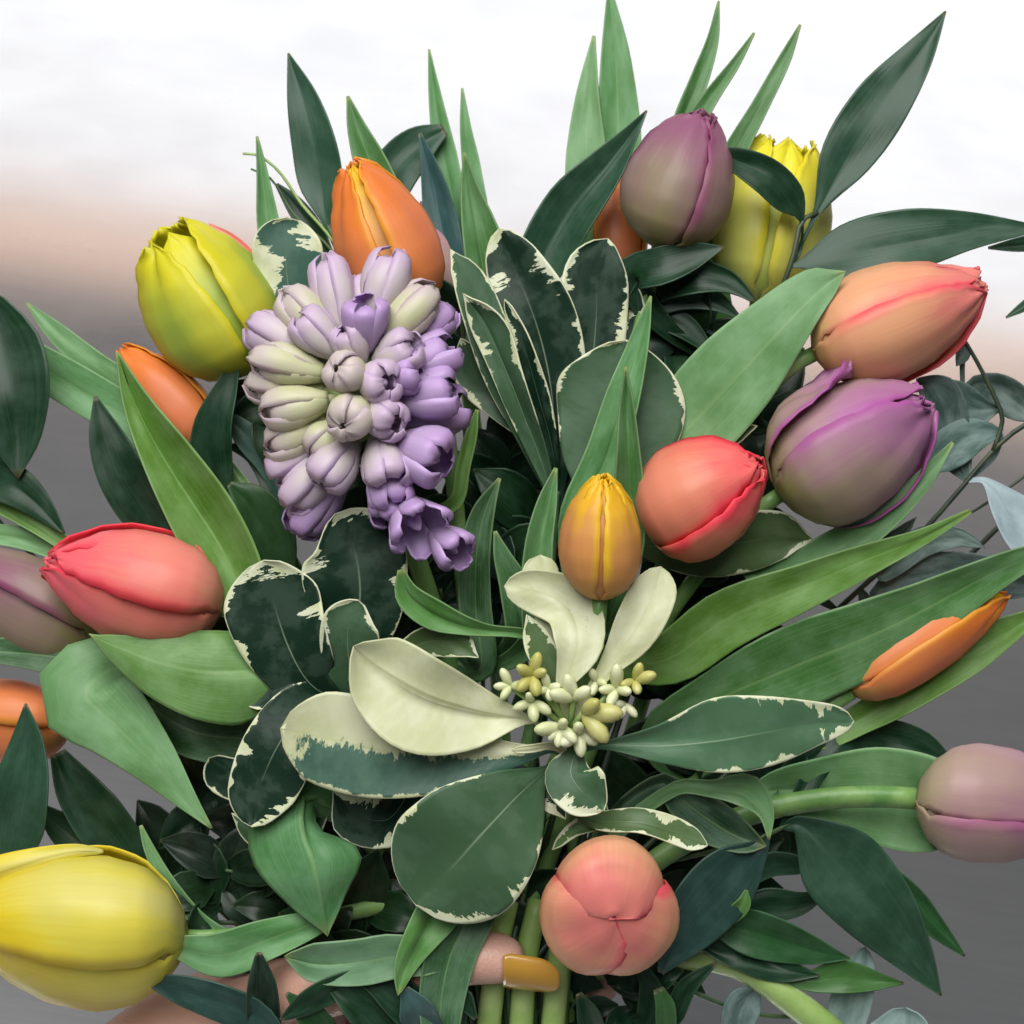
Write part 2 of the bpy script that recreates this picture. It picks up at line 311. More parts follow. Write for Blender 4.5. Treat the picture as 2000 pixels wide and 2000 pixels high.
# ------------------------------------------------------------------ leaf builder
def leaf(parent, mat, col, ctr, hw, z, to=None, tip='point', fold=0.25, bow=0.0, roll=None, wave=0.09, alpha=1.0,
         n=30, name='leaf', neck=6, label=None, thick=0.00045, jag=0.0, arch=0.0):
    """ctr: pixels from tip to base along the midrib; hw: half widths there (number or (minus, plus)); z: depths"""
    k = len(ctr); zz = [z] * k if not isinstance(z, (tuple, list)) else \
        [z[min(len(z) - 1, int(i * (len(z) - 1) / (k - 1)))] + (z[min(len(z) - 1, int(i * (len(z) - 1) / (k - 1)) + 1)] - z[min(len(z) - 1, int(i * (len(z) - 1) / (k - 1)))]) * ((i * (len(z) - 1) / (k - 1)) % 1) for i in range(k)]
    hw = [(h, h) if not isinstance(h, (tuple, list)) else h for h in hw]
    if len(hw) != k:
        hw = [hw[min(i, len(hw) - 1)] for i in range(k)]
    roll = random.uniform(-18, 18) if roll is None else roll
    C = [(x, y, zz[i] + arch * math.sin(math.pi * i / (k - 1)), hw[i][0], hw[i][1]) for i, (x, y) in enumerate(ctr)]
    nv = len(C)
    if to is not None:
        b = Vector(C[-1][:3]); prev = Vector(C[-2][:3]); s_ = Vector(nearest(to, b))
        gap = (s_ - b).length
        if gap > 4:
            if gap > 60:
                m = b.lerp(s_, 0.5) + (b - prev).normalized() * min(50, gap * 0.2) + Vector((0, 0, -gap * 0.10))
                C.append((m.x, m.y, m.z, max(neck, C[-1][3] * 0.45), max(neck, C[-1][4] * 0.45)))
            C.append((s_.x, s_.y, s_.z, neck, neck))
    L = catmull(C, n, True)
    s = [0.0]
    for i in range(n): s.append(s[-1] + math.dist(L[i][:3], L[i + 1][:3]))
    tot = s[-1]; ph = random.uniform(0, 6.28); ph2 = random.uniform(0, 6.28); sd = random.uniform(0, 90)
    rows = [-1, -0.92, -0.75, -0.5, -0.25, -0.06, 0, 0.06, 0.25, 0.5, 0.75, 0.92, 1]; mcount = len(rows)
    vs, uv, uv2, fs = [], [], [], []
    cr, sr = math.cos(R(roll)), math.sin(R(roll)); Sprev = None
    for i, (x, y, zc, a, b) in enumerate(L):
        A, B = Vector(L[max(0, i - 1)][:3]), Vector(L[min(n, i + 1)][:3])
        T = (B - A).normalized()
        S = Vector((T.y, -T.x, 0))
        S = S.normalized() if S.length > 0.15 else (Sprev or Vector((1, 0, 0)))
        if Sprev and S.dot(Sprev) < 0: S = -S
        Sprev = S; N = S.cross(T).normalized()
        if N.z < 0: N = -N
        S2 = S * cr + N * sr; N2 = N * cr - S * sr
        a = max(a, 0) / max(0.3, cr); b = max(b, 0) / max(0.3, cr)
        if tip == 'round':
            r = max(12.0, 0.95 * max(h[0] + h[1] for h in hw[:2]) / 2); u = min(1, s[i] / r); q = math.sqrt(max(0, 1 - (1 - u) ** 2)); a *= q; b *= q
        elif tip == 'ovate':
            r = max(12.0, 1.1 * max(h[0] + h[1] for h in hw[:2]) / 2); u = min(1, s[i] / r); q = u ** 0.62; a *= q; b *= q
        t = s[i] / tot
        for v in rows:
            h = a if v < 0 else b; av = abs(v)
            jg = 1 + jag * noise.noise((s[i] / 40, v * 3, sd)) * (av > 0.8)
            off = -fold * h * (1 - av ** 1.35) + bow * h * (1 - v * v)
            off += wave * h * av * av * math.sin(s[i] / max(60, tot) * 9 + (ph if v < 0 else ph2))
            off += 9 * noise.noise((s[i] / 110, v * 1.2, sd)) * min(1, h / 30)
            p = Vector((x, y, zc)) + S2 * (v * h * jg) + N2 * off
            vs.append(tuple(p)); uv.append((t, 0.5 + 0.5 * v))
            e = h * (1 - av) + max(0.0, s[i] - s[-1] * (0.62 if to is not None else 0.9)) * 0.5
            uv2.append((s[i] / 100, e / 100))
    for i in range(n):
        for j in range(mcount - 1):
            q = i * mcount + j; fs.append((q, q + 1, q + mcount + 1, q + mcount))
    o = build(name, vs, fs, M[mat], parent, uv, uv2, (*col, alpha), thick)
    if label: o['label'] = label
    return o

# ------------------------------------------------------------------ tulip builder
def interp(tab, t):
    for (a, b), (c, d) in zip(tab, tab[1:]):
        if t <= c:
            f = (t - a) / (c - a); f = f * f * (3 - 2 * f) * 0.5 + f * 0.5; return b + (d - b) * f
    return tab[-1][1]
PROF = [(0, .10), (.05, .42), (.12, .68), (.25, .92), (.40, 1.0), (.58, .95), (.74, .78), (.88, .50), (1, .15)]
WID = [(0, .20), (.08, .50), (.25, .90), (.42, 1.0), (.60, .93), (.78, .70), (.92, .38), (1, .04)]
def frame(base, tip, spin):
    b, t = Vector(base), Vector(tip); ax = (t - b).normalized()
    ref = Vector((0, 0, 1)) if abs(ax.z) < 0.85 else Vector((0, -1, 0))
    x = (ref - ax * ref.dot(ax)).normalized(); y = ax.cross(x)
    c, s = math.cos(R(spin)), math.sin(R(spin))
    return b, ax, x * c + y * s, y * c - x * s, (t - b).length
def petal(parent, mat, base, tip, rad, spin, ang, length=1.0, rf=1.0, wf=1.1, opn=0.0, lean=0.0, twist=0.04, seed=0.0,
          n=20, m=12, curl=0.0, name='petal', thick=0.0006, prof=PROF, wid=WID, groove=0.05, maxang=88, bulge=0.03, notch=0.0, rough=1.0, outcurl=0.0, dome=0.0):
    b, ax, X, Y, Ln = frame(base, tip, spin)
    vs, uv, fs = [], [], []
    for i in range(n + 1):
        t = i / n; t = 0.7 * t + 0.3 * (0.5 - 0.5 * math.cos(math.pi * t))
        r0 = rad * (interp(prof, t) * rf + opn * t ** 3 + lean * t)
        zc = Ln * length * ((1 - dome) * t ** 1.08 + dome * math.sin(math.pi / 2 * t)) * 0.98 - rad * 0.02
        wv = rad * wf * interp(wid, t)
        for j in range(m + 1):
            a = -1 + 2 * j / m
            th = a * wv / max(r0, rad * 0.12); mx = R(maxang); th = max(-mx, min(mx, th))
            th2 = th + R(ang)
            wob = noise.noise((t * 2.2 + seed, a * 1.1, seed * 1.7)); wob2 = noise.noise((t * 4 + seed, a * 2.5, seed * 0.7 + 5))
            r = r0 * (1 + bulge * (1 - a * a)) + rad * rough * (0.045 * wob + 0.02 * wob2) * min(1, t * 4)
            r += rad * twist * a * min(1, t * 3) - rad * groove * math.exp(-(a / .16) ** 2) * (0.3 + 0.7 * t)
            r += rad * curl * a ** 4 * t + rad * outcurl * max(0, t - 0.6) ** 2 * 6
            zz = zc + Ln * 0.03 * wob2 * t - Ln * notch * math.exp(-(a / .25) ** 2) * t ** 8
            p = b + ax * zz + (X * math.cos(th2) + Y * math.sin(th2)) * r
            vs.append(tuple(p)); uv.append((t, 0.5 + 0.5 * a))
    for i in range(n):
        for j in range(m):
            q = i * (m + 1) + j; fs.append((q, q + 1, q + m + 2, q + m + 1))
    return build(name, vs, fs, mat, parent, uv, thick=thick)
TUL = {}
def tulip(key, kind, base, tip, rad, spin, label, opn=0.0, inner=None, group=None, skip=(), extra=None, stem_r=17, wf=1.12, inner_len=0.97, stemdir=None, rough=1.0, prof=PROF):
    ax = (Vector(tip) - Vector(base)).normalized()
    path = to_bind(base, stemdir or tuple(-ax))
    T = thing('tulip', path[-1], label, 'tulip', group)
    tube('stem', path, stem_r * 0.92, stem_r, M['stem'], T, 10)
    sd = sum(map(ord, key)) * 0.37
    for k in range(3):
        petal(T, MP[inner or kind], base, tip, rad, spin, 60 + 120 * k, inner_len, 0.885, wf * 0.92, opn * 0.7, twist=0.05, seed=sd + k, rough=rough, prof=prof)
    for k in range(3):
        if k in skip: continue
        petal(T, MP[kind], base, tip, rad, spin, 120 * k, 0.985 + 0.02 * math.sin(sd + k), 1.0, wf, opn, twist=0.06, seed=sd + 3 + k, curl=0.09, rough=rough, prof=prof)
    TUL[key] = (T, path); return T, path

# ================================================================== THE PLACE
# brushed steel worktop
def mat_steel():
    s = NT('brushed_steel'); tc = s.n('ShaderNodeTexCoord').outputs['Object']
    mp = s.n('ShaderNodeMapping', {'Vector': tc, 'Rotation': (0, 0, R(-14)), 'Scale': (1.2, 70, 1)}).outputs[0]
    br = s.noise(mp, 6.0, 5, 0.65)
    mp2 = s.n('ShaderNodeMapping', {'Vector': tc, 'Rotation': (0, 0, R(-18)), 'Scale': (2.5, 240, 1)}).outputs[0]
    scr = s.smooth(s.noise(mp2, 3.0, 3, 0.6), 0.66, 0.74)
    smg = s.noise(tc, 5.0, 4, 0.6)
    col = s.mix(s.smooth(br, 0.3, 0.7), (0.76, 0.76, 0.77), (0.82, 0.82, 0.82))
    col = s.mix(s.smooth(smg, 0.42, 0.72, 0, 0.28), col, (0.64, 0.64, 0.66))
    col = s.mix(s.math('MULTIPLY', scr, 0.6), col, (0.95, 0.95, 0.95))
    rough = s.math('ADD', s.lin(br, 0.3, 0.7, 0.10, 0.14), s.lin(smg, 0.35, 0.7, -0.01, 0.02))
    b = s.n('ShaderNodeBump', {'Strength': 0.05, 'Distance': 0.0006, 'Height': s.math('ADD', br, s.math('MULTIPLY', scr, 0.5))})
    p = s.n('ShaderNodeBsdfPrincipled', {'Base Color': col, 'Metallic': 1.0, 'Roughness': rough, 'Normal': b.outputs[0]})
    q = s.n('ShaderNodeBsdfPrincipled', {'Base Color': col, 'Metallic': 1.0, 'Roughness': 0.42, 'Normal': b.outputs[0]})
    mx = s.n('ShaderNodeMixShader', {0: s.lin(smg, 0.3, 0.7, 0.22, 0.36), 1: p.outputs[0], 2: q.outputs[0]})
    s.n('ShaderNodeOutputMaterial', {'Surface': mx.outputs[0]}); return s.m
def slab(name, x0, x1, y0, y1, z0, z1, mat):
    v = [Vector((x, y, z)) for z in (z0, z1) for y in (y0, y1) for x in (x0, x1)]
    f = [(0, 2, 3, 1), (4, 5, 7, 6), (0, 1, 5, 4), (1, 3, 7, 5), (3, 2, 6, 7), (2, 0, 4, 6)]
    o = build(name, v, f, mat, None, world=True)
    for p in o.data.polygons: p.use_smooth = False
    return o
top = slab('steel_tabletop', -3.5, 3.5, -0.2, 3.3, -0.04, 0.0, mat_steel())
top['kind'] = 'structure'; top['label'] = 'brushed stainless steel tabletop with faint scratches behind the bouquet'

# ================================================================== TULIPS
G1 = (0.075, 0.21, 0.05); G2 = (0.115, 0.30, 0.10); GM = (0.17, 0.35, 0.14); GY = (0.14, 0.29, 0.035); GD = (0.028, 0.10, 0.026)
tulip('T1', 'yellow_green', (492, 722, -140), (312, 440, -80), 122, 50, 'yellow green tulip with ragged open tip beside the hyacinth', opn=0.20, wf=1.0)
tulip('T2', 'orange', (815, 610, -60), (682, 308, -20), 98, 66, 'orange tulip with a yellow inner petal showing, rising behind the hyacinth', inner='orange_yellow', opn=0.0, wf=0.92)
tulip('T2b', 'pale_mauve', (880, 600, -220), (812, 388, -230), 60, 0, 'mauve tulip almost hidden behind the orange tulip and a blue-green leaf')
tulip('T3', 'mauve', (1290, 484, -80), (1378, 212, -50), 104, 35, 'dusky purple tulip with olive base standing upright at the top of the bouquet')
tulip('T3b', 'orange', (1215, 540, -230), (1203, 318, -240), 52, 0, 'slender orange tulip squeezed behind the dusky purple tulip')
tulip('T4', 'yellow_pale', (1480, 590, -230), (1545, 262, -240), 112, 60, 'pale yellow tulip with toothed tip behind a dark twig', opn=0.28, wf=1.0)
tulip('T5', 'peach', (1592, 690, -30), (1932, 552, -10), 112, 76, 'long peach tulip with pink tip, lying above the double mauve tulip')
tulip('T6', 'mauve_pink', (1525, 965, 0), (1822, 778, 60), 128, -35, 'fat mauve tulip with one outer petal loosening, beneath the long peach tulip', opn=0.06)
tulip('T7', 'coral', (1268, 1030, 40), (1492, 902, 150), 112, 30, 'coral tulip with bright red lip lying against the round variegated leaf')
tulip('T8', 'orange_yellow', (1172, 1168, 200), (1180, 922, 260), 78, 60, 'small orange yellow tulip above the cream leaves', wf=1.0)
tulip('T9', 'coral_red', (432, 1188, 10), (78, 1092, 40), 112, 72, 'salmon red tulip lying sideways on a broad green leaf')
tulip('T10', 'mauve', (185, 1262, -130), (-130, 1085, -130), 98, 50, 'mauve tulip partly out of frame beside the salmon red tulip')
tulip('T11', 'orange', (135, 1425, -160), (-170, 1385, -150), 82, 60, 'dull orange tulip partly hidden by a grey green pointed leaf')
tulip('T12', 'yellow', (362, 1830, 80), (-110, 1795, 110), 152, 84, 'large bright yellow tulip above the holding hand')
tulip('T13', 'peach', (1176, 1742, 60), (1200, 1796, 290), 118, 6, 'peach tulip seen end on, petals parted at the tip', stemdir=(0, 0.2, -1), wf=0.9, skip=(0, 1, 2), inner_len=0.86)
for k_, (ang_, rf_, ln_) in enumerate([(0, 1.0, 1.0), (126, 1.03, 0.97), (236, 1.02, 0.98)]):
    petal(TUL['T13'][0], MP['peach'], (1176, 1742, 60), (1200, 1796, 290), 122, 4, ang_, ln_, rf_, 1.16, dome=0.55, twist=-0.02, seed=5.1 + k_, curl=-0.10, bulge=0.12, groove=0.0, n=26, m=16, thick=0.0007,
          prof=[(0, .10), (.05, .42), (.12, .66), (.25, .90), (.42, 1.0), (.58, 1.0), (.74, .86), (.88, .52), (1, .02)], wid=[(0, .20), (.08, .50), (.25, .88), (.45, 1.0), (.65, 1.0), (.80, .88), (.92, .62), (1, .22)])
tulip('T14', 'orange', (1664, 1352, -60), (1972, 1152, -50), 62, 60, 'narrow orange tulip with yellow petal edge under a long striped leaf', inner='orange_yellow')
tulip('T15', 'pale_mauve', (1790, 1560, -20), (2120, 1592, -10), 112, -78, 'pale mauve tulip on a horizontal stem backed by a light green leaf', stem_r=24)
tulip('T16', 'orange', (410, 870, -150), (232, 676, -160), 62, 0, 'orange tulip hidden behind the tall folded leaf')

M['red_petal'] = MP['coral_red']
leaf(TUL['T1'][0], 'red_petal', (1, 1, 1), [(408, 438), (450, 462), (490, 500), (520, 560), (520, 660)], [(2, 2), (8, 7), (10, 9), (12, 12), 12], (-170, -170, -165), name='petal', roll=0, thick=0.0006)
T6 = TUL['T6'][0]
petal(T6, MP['mauve_pink'], (1525, 965, 0), (1822, 778, 60), 128, 0, 80, 0.74, 1.0, 0.66, 0.16, lean=0.26, seed=3.3, curl=0.20, outcurl=0.55, groove=0.10)
M['yellow_petal'] = MP['yellow']
leaf(TUL['T12'][0], 'yellow_petal', (1, 1, 1), [(202, 1662), (150, 1664), (70, 1682), (-20, 1712), (-120, 1760)], [(3, 3), (16, 10), (26, 18), (34, 30), 30], (120, 130, 140), fold=-0.1, bow=0.2, name='petal', roll=0, thick=0.0006)
def tl(key, col, ctr, hw, z, **kw):
    T, path = TUL[key]; kw.setdefault('neck', 15); kw.setdefault('fold', 0.3)
    return leaf(T, 'tulip_leaf', col, ctr, hw, z, to=path, **kw)
tl('T3b', G2, [(1190, -30), (1203, 120), (1208, 300), (1195, 480), (1190, 600)], [3, 30, 46, 42, 30], (-260, -240, -230), fold=0.15, roll=-8)
tl('T3b', GM, [(1160, 70), (1148, 180), (1145, 310), (1155, 480), (1180, 620)], [3, 22, 40, 40, 28], (-240, -225, -220), fold=0.1, roll=12)
tl('T2b', G2, [(838, 96), (850, 190), (870, 310), (895, 450), (910, 560)], [2, 13, 24, 26, 22], (-230, -225, -200), roll=10)
tl('T2b', G2, [(903, 172), (910, 250), (922, 330), (935, 470)], [2, 11, 18, 24], (-240, -230, -220), roll=-10)
tl('T2b', G1, [(907, 298), (914, 360), (925, 430), (945, 540), (960, 640)], [2, (14, 18), (24, 40), (34, 62), 45], (-170, -160, -150), fold=0.5, roll=0)
tl('T2', G1, [(679, 188), (697, 250), (728, 330), (770, 440), (800, 560)], [3, 19, 34, 38, 30], (-140, -130, -110), fold=0.4, roll=0)
tl('T1', G2, [(502, 266), (514, 350), (524, 430), (545, 560), (560, 700)], [2, 13, 22, 26, 24], (-170, -170, -160), fold=0.4)
tl('T3', G1, [(1404, 2), (1392, 80), (1368, 150), (1335, 240), (1310, 400)], [2, 12, 18, 22, 25], (-140, -130, -120))
tl('T3', G1, [(1473, 64), (1435, 125), (1385, 195), (1350, 260), (1320, 400)], [2, 10, 16, 20, 22], (-130, -120, -110))
tl('T4', G1, [(1563, 48), (1530, 120), (1480, 215), (1430, 310), (1390, 450), (1400, 560)], [2, 13, 18, 24, 26, 24], (-190, -185, -200), fold=0.4)
tl('T5', GM, [(1652, 530), (1600, 570), (1525, 645), (1440, 735), (1350, 830), (1290, 900)], [(18, 14), (52, 30), (75, 55), (92, 80), (85, 85), 60], (40, 30, -20), fold=0.12, bow=0.1, tip='ovate', roll=5)
tl('T6', GM, [(1861, 864), (1800, 940), (1720, 1015), (1620, 1080), (1520, 1130)], [3, 20, 30, 38, 34], (20, 10, -20), fold=0.2)
tl('T7', GY, [(1896, 998), (1800, 1050), (1690, 1095), (1560, 1150), (1420, 1210), (1300, 1290)], [5, 17, 32, 46, 58, 50], (30, 40, 30), fold=0.22, roll=-10)
tl('T14', G1, [(2080, 1060), (1960, 1110), (1840, 1175), (1690, 1250), (1540, 1310), (1400, 1370), (1290, 1430)], [10, 32, 52, 75, 82, 60, 40], (-10, 10, -10), fold=0.15, roll=-14)
tl('T14', GY, [(2060, 1180), (1900, 1270), (1780, 1345), (1690, 1400), (1600, 1440)], [4, 42, 40, 30, 24], (-90, -90, -90))
tl('T8', G2, [(1271, 578), (1248, 670), (1215, 780), (1180, 890), (1130, 1000), (1120, 1080)], [2, (22, 20), (34, 34), (38, 42), (36, 40), 30], (60, 60, 40), fold=0.45, roll=14)
tl('T8', G1, [(1222, 716), (1224, 790), (1228, 880), (1232, 980), (1225, 1080)], [2, (14, 14), (24, 22), (34, 28), 30], (150, 130, 90), fold=0.75, roll=0)
tl('T8', (0.10, 0.27, 0.05), [(784, 1112), (800, 1160), (850, 1198), (910, 1222), (960, 1232), (1012, 1236)], [(8, 4), (30, 20), (34, 26), (20, 18), 11, 10], (170, 165, 120), fold=0.45, roll=10)
tl('T9', GY, [(228, 688), (262, 790), (318, 900), (385, 1005), (440, 1090), (480, 1180)], [(2, 3), (22, 34), (40, 62), (58, 72), (66, 64), 50], (-10, 20, 10), fold=0.8, roll=4)
tl('T9', (0.14, 0.29, 0.06), [(174, 1238), (240, 1270), (320, 1300), (400, 1315), (480, 1315), (540, 1310)], [(4, 2), (34, 32), (70, 68), (94, 84), (96, 78), 50], (75, 90, 60), fold=-0.05, bow=0.2, roll=-8, tip='ovate')
tl('T16', GM, [(52, 592), (110, 650), (180, 710), (250, 760), (330, 850)], [2, 20, 26, 28, 28], (-200, -190, -190), fold=0.2)
tl('T16', G2, [(30, 690), (100, 728), (180, 775), (250, 815), (330, 890)], [40, 42, 44, 40, 30], (-190, -190, -180), fold=0.15)
tl('T10', GY, [(-60, 960), (30, 1003), (90, 1038), (150, 1078), (230, 1140)], [16, 17, 16, 16, 15], (-150, -140, -150), fold=0.1)
tl('T10', GM, [(-50, 1040), (40, 1050), (110, 1075), (200, 1130)], [20, 22, 20, 18], (-160, -150, -170))
tl('T10', GD, [(-60, 1270), (60, 1275), (170, 1300), (280, 1370), (390, 1430), (520, 1440)], [20, 32, 40, 52, 56, 50], (-60, -50, -20), fold=0.2)
tl('T11', GM, [(414, 1618), (370, 1565), (300, 1490), (220, 1410), (165, 1352), (240, 1300), (330, 1330)], [(2, 2), (18, 22), (52, 44), (82, 72), (98, 96), (60, 60), 40], (70, 60, 20, -60), fold=0.05, bow=0.12, roll=0, wave=0.0)
tl('T12', G2, [(350, 1850), (430, 1865), (520, 1835), (620, 1800)], [24, 44, 40, 24], (130, 130, 100), fold=0.2)
tl('T12', GM, [(275, 1612), (293, 1660), (325, 1720), (380, 1790)], [3, 11, 15, 16], (20, 20, 10))
tl('T12', (0.13, 0.27, 0.14), [(555, 1868), (620, 1885), (700, 1880), (770, 1868), (850, 1870)], [(20, 25), (36, 44), 46, 44, 30], (180, 185, 150), tip='ovate')
tl('T13', (0.09, 0.26, 0.09), [(640, 1828), (628, 1760), (612, 1690), (592, 1620), (600, 1560)], [(4, 4), (46, 60), (96, 100), (30, 110), (30, 80)], (130, 130, 60), fold=-0.35, roll=0, n=34, tip='round')
tl('T13', (0.12, 0.30, 0.07), [(777, 1944), (790, 1890), (820, 1830), (860, 1770), (900, 1720)], [(4, 4), (24, 20), (38, 30), (46, 40), 30], (190, 190, 130), fold=0.3, tip='round')
tl('T13', (0.05, 0.14, 0.06), [(860, 2060), (862, 1960), (880, 1870), (920, 1790), (960, 1730)], [30, 44, 50, 46, 34], (150, 160, 110), fold=0.2)
tl('T13', GM, [(1502, 1640), (1490, 1590), (1455, 1555), (1395, 1545), (1320, 1540)], [(2, 2), (24, 10), (44, 22), (22, 14), 14], (100, 110, 80), fold=0.1, roll=0)
tl('T13', (0.02, 0.07, 0.03), [(1498, 1652), (1450, 1640), (1390, 1605), (1330, 1560), (1290, 1530)], [(6, 6), (34, 28), (44, 44), (30, 34), 20], (60, 60, 60), fold=0.4, tip='round', roll=0)
tl('T15', GM, [(1905, 1590), (1840, 1580), (1720, 1555), (1610, 1545), (1500, 1545)], [(20, 20), (86, 84), (96, 96), (68, 70), (30, 32)], (-70, -60, -60), fold=0.35, roll=0)

# ================================================================== HYACINTH
hy_path = to_bind((715, 765, 150), (0.1, 0.55, -0.6))
HY = thing('hyacinth', hy_path[-1], 'lilac and cream hyacinth with many fat closed buds and a few opening purple florets', 'hyacinth')
tube('stem', [(700, 730, 215)] + hy_path, 20, 20, M['stem'], HY, 10)
HPROF = [(0, .34), (.1, .48), (.3, .74), (.5, .96), (.65, 1.0), (.82, .92), (.93, .68), (1, .14)]
HWID = [(0, .30), (.15, .44), (.4, .62), (.65, .72), (.82, .66), (.94, .46), (1, .18)]
def floret(tip, base, rad, kind, opn=0.0, spin=None, outcurl=0.0):
    b, t = Vector(base), Vector(tip)
    spin = random.uniform(0, 60) if spin is None else spin
    path = [tuple(b.lerp(t, f)) for f in (-0.12, 0, 0.15, 0.35, 0.55)]
    vs, fs = tube_geo(path, [rad * .22, rad * .30, rad * .44, rad * .58, rad * .5], 10)
    n = len(vs); uv = [((i // 10) / 10, 0.5) for i in range(n)]
    F = build('floret', vs, fs, MH[kind], HY, uv)
    for k in range(6):
        sd = random.uniform(0, 90)
        petal(F, MH[kind], base, tip, rad, spin, 60 * k + random.uniform(-5, 5), random.uniform(0.97, 1.06) if k % 2 else random.uniform(0.88, 0.97), 1.0 if k % 2 else 0.94, 1.0, opn, twist=0.03, seed=sd,
              n=11, m=5, prof=HPROF, wid=HWID, groove=0.06, curl=0.0, thick=0.0005, bulge=0.12, maxang=42 if not opn else 50, rough=1.5, outcurl=outcurl)
    ax = (t - b).normalized(); c0 = b.lerp(t, 0.5)
    vs, fs = tube_geo([tuple(c0 + ax * (t - b).length * f) for f in (0, .12, .22, .30, .34)], [rad * q for q in (.45, .40, .28, .16, .03)], 8)
    build('pistil', vs, fs, MH[kind], F, [(0.6 + 0.1 * (q // 8), 0.9) for q in range(len(vs))])
    # short stalk to the flower spike
    s_ = Vector(nearest(hy_path, b, 0.0, 0.16))
    if b.z > 150: s_ = Vector((703, 735, 200))
    st = [tuple(b.lerp(s_, f)) for f in (-0.05, 0.3, 0.65, 1.0)]
    vs, fs = tube_geo(st, [6, 6, 6, 6], 6)
    build('stalk', vs, fs, M['cut_stem'], F)
K = 1.0352
H = [ # tip x,y,z  base x,y,z  radius  kind  open (coordinates in the 1932-px view)
 (612, 472, 90, 650, 640, 110, 34, 'lilac', 0), (748, 470, 95, 700, 610, 120, 38, 'lilac', 0), (822, 540, 110, 712, 655, 130, 38, 'cream', 0),
 (852, 580, 70, 745, 680, 90, 30, 'purple', 0), (532, 548, 95, 635, 655, 110, 38, 'cream', 0), (560, 590, 140, 640, 670, 140, 34, 'lilac', 0),
 (466, 608, 80, 600, 680, 100, 36, 'lilac', 0), (472, 672, 120, 610, 705, 130, 36, 'cream', 0), (462, 722, 90, 610, 735, 100, 35, 'cream', 0),
 (488, 778, 130, 620, 755, 140, 36, 'cream', 0), (498, 848, 100, 620, 790, 110, 36, 'cream', 0), (506, 900, 70, 630, 820, 90, 36, 'lilac', 0),
 (538, 962, 95, 640, 850, 110, 38, 'lilac', 0), (556, 1010, 60, 650, 890, 90, 36, 'purple', 0), (600, 918, 170, 668, 830, 150, 38, 'lilac', 0),
 (690, 560, 190, 690, 660, 150, 34, 'purple', .18), (650, 610, 180, 680, 690, 150, 30, 'lilac', 0), (632, 694, 255, 678, 716, 165, 34, 'cream', 0),
 (646, 806, 258, 678, 762, 165, 38, 'cream', 0), (738, 722, 240, 685, 722, 160, 36, 'lilac', .0), (752, 802, 232, 690, 770, 155, 34, 'lilac', .0),
 (790, 645, 185, 710, 690, 150, 36, 'lilac', .05), (862, 655, 120, 745, 705, 130, 36, 'purple', .08), (800, 700, 200, 715, 715, 150, 32, 'purple', .08),
 (862, 735, 150, 745, 760, 140, 40, 'purple', .12), (880, 770, 80, 750, 790, 110, 36, 'purple', .1), (846, 876, 190, 745, 835, 150, 44, 'purple', .22),
 (736, 920, 205, 712, 820, 150, 36, 'lilac', .08), (745, 965, 180, 715, 860, 140, 32, 'purple', .22), (580, 860, 140, 650, 800, 140, 34, 'cream', 0),
 (520, 640, 60, 620, 690, 90, 34, 'lilac', 0), (770, 590, 70, 705, 660, 100, 34, 'lilac', 0), (685, 520, 60, 690, 640, 90, 32, 'lilac', 0),
]
for (a, b_, c, d, e, f, r_, kd, op) in H:
    floret((a * K, b_ * K, c), (d * K, e * K, f), r_ * K * 1.10, kd, op * (0.9 if c > 230 else 1.5) + (0.12 if kd != 'cream' else 0.03), outcurl=0.0 if kd == 'cream' else random.uniform(0.05, 0.3))
# fully opened florets hanging at the bottom of the spike
floret((800 * K, 1012 * K, 190), (752 * K, 938 * K, 120), 40, 'purple', 0.9, outcurl=0.35)
floret((872 * K, 1052 * K, 165), (815 * K, 1000 * K, 110), 32, 'purple', 0.6, outcurl=0.2)
floret((745 * K, 985 * K, 150), (715 * K, 880 * K, 120), 34, 'purple', 0.5, outcurl=0.2)
for col, ctr, hw, z in [
  (GD, [(976, 934), (948, 1000), (932, 1080), (930, 1180), (940, 1300)], [3, (26, 18), (34, 26), (34, 30), 28], (40, 40, 10)),
  (GY, [(932, 800), (920, 850), (905, 910), (890, 980)], [3, 12, 14, 14], (30, 30, 20)),
  ((0.08, 0.22, 0.06), [(1086, 914), (1074, 980), (1058, 1060), (1050, 1160), (1040, 1250)], [3, (24, 14), (32, 22), (34, 28), 25], (90, 90, 60)),
  ((0.06, 0.17, 0.05), [(967, 1037), (978, 1085), (1000, 1150), (1020, 1240)], [3, (14, 20), (24, 36), 34], (80, 80, 50))]:
    leaf(HY, 'tulip_leaf', col, ctr, hw, z, to=hy_path, fold=0.35, neck=14)

# ================================================================== VARIEGATED PITTOSPORUM SPRIGS
VD = (0.007, 0.026, 0.014); VG = (0.048, 0.105, 0.050); VB = (0.045, 0.12, 0.078); VO = (0.075, 0.13, 0.045)
def sprig(name, path0, label, cat, mat, r=7, group=None, stemdir=None):
    p0 = path0[-1]; pp = path0[-2] if len(path0) > 1 else (p0[0], p0[1] - 50, p0[2] + 20)
    d = stemdir or tuple(Vector(p0) - Vector(pp))
    down = to_bind(p0, d)
    top = catmull(path0, 12)[:-1] if len(path0) > 1 else []
    path = top + down
    T = thing(name, path[-1], label, cat, group)
    tube('stem', path, r * 0.6, r, M[mat], T, 8)
    return T, path
def vl(S, col, ctr, hw, z, alpha=1.0, mat='pitto', **kw):
    T, path = S; kw.setdefault('tip', 'ovate'); kw.setdefault('fold', 0.12); kw.setdefault('neck', 5)
    return leaf(T, mat, col, ctr, hw, z, to=path, alpha=alpha, **kw)
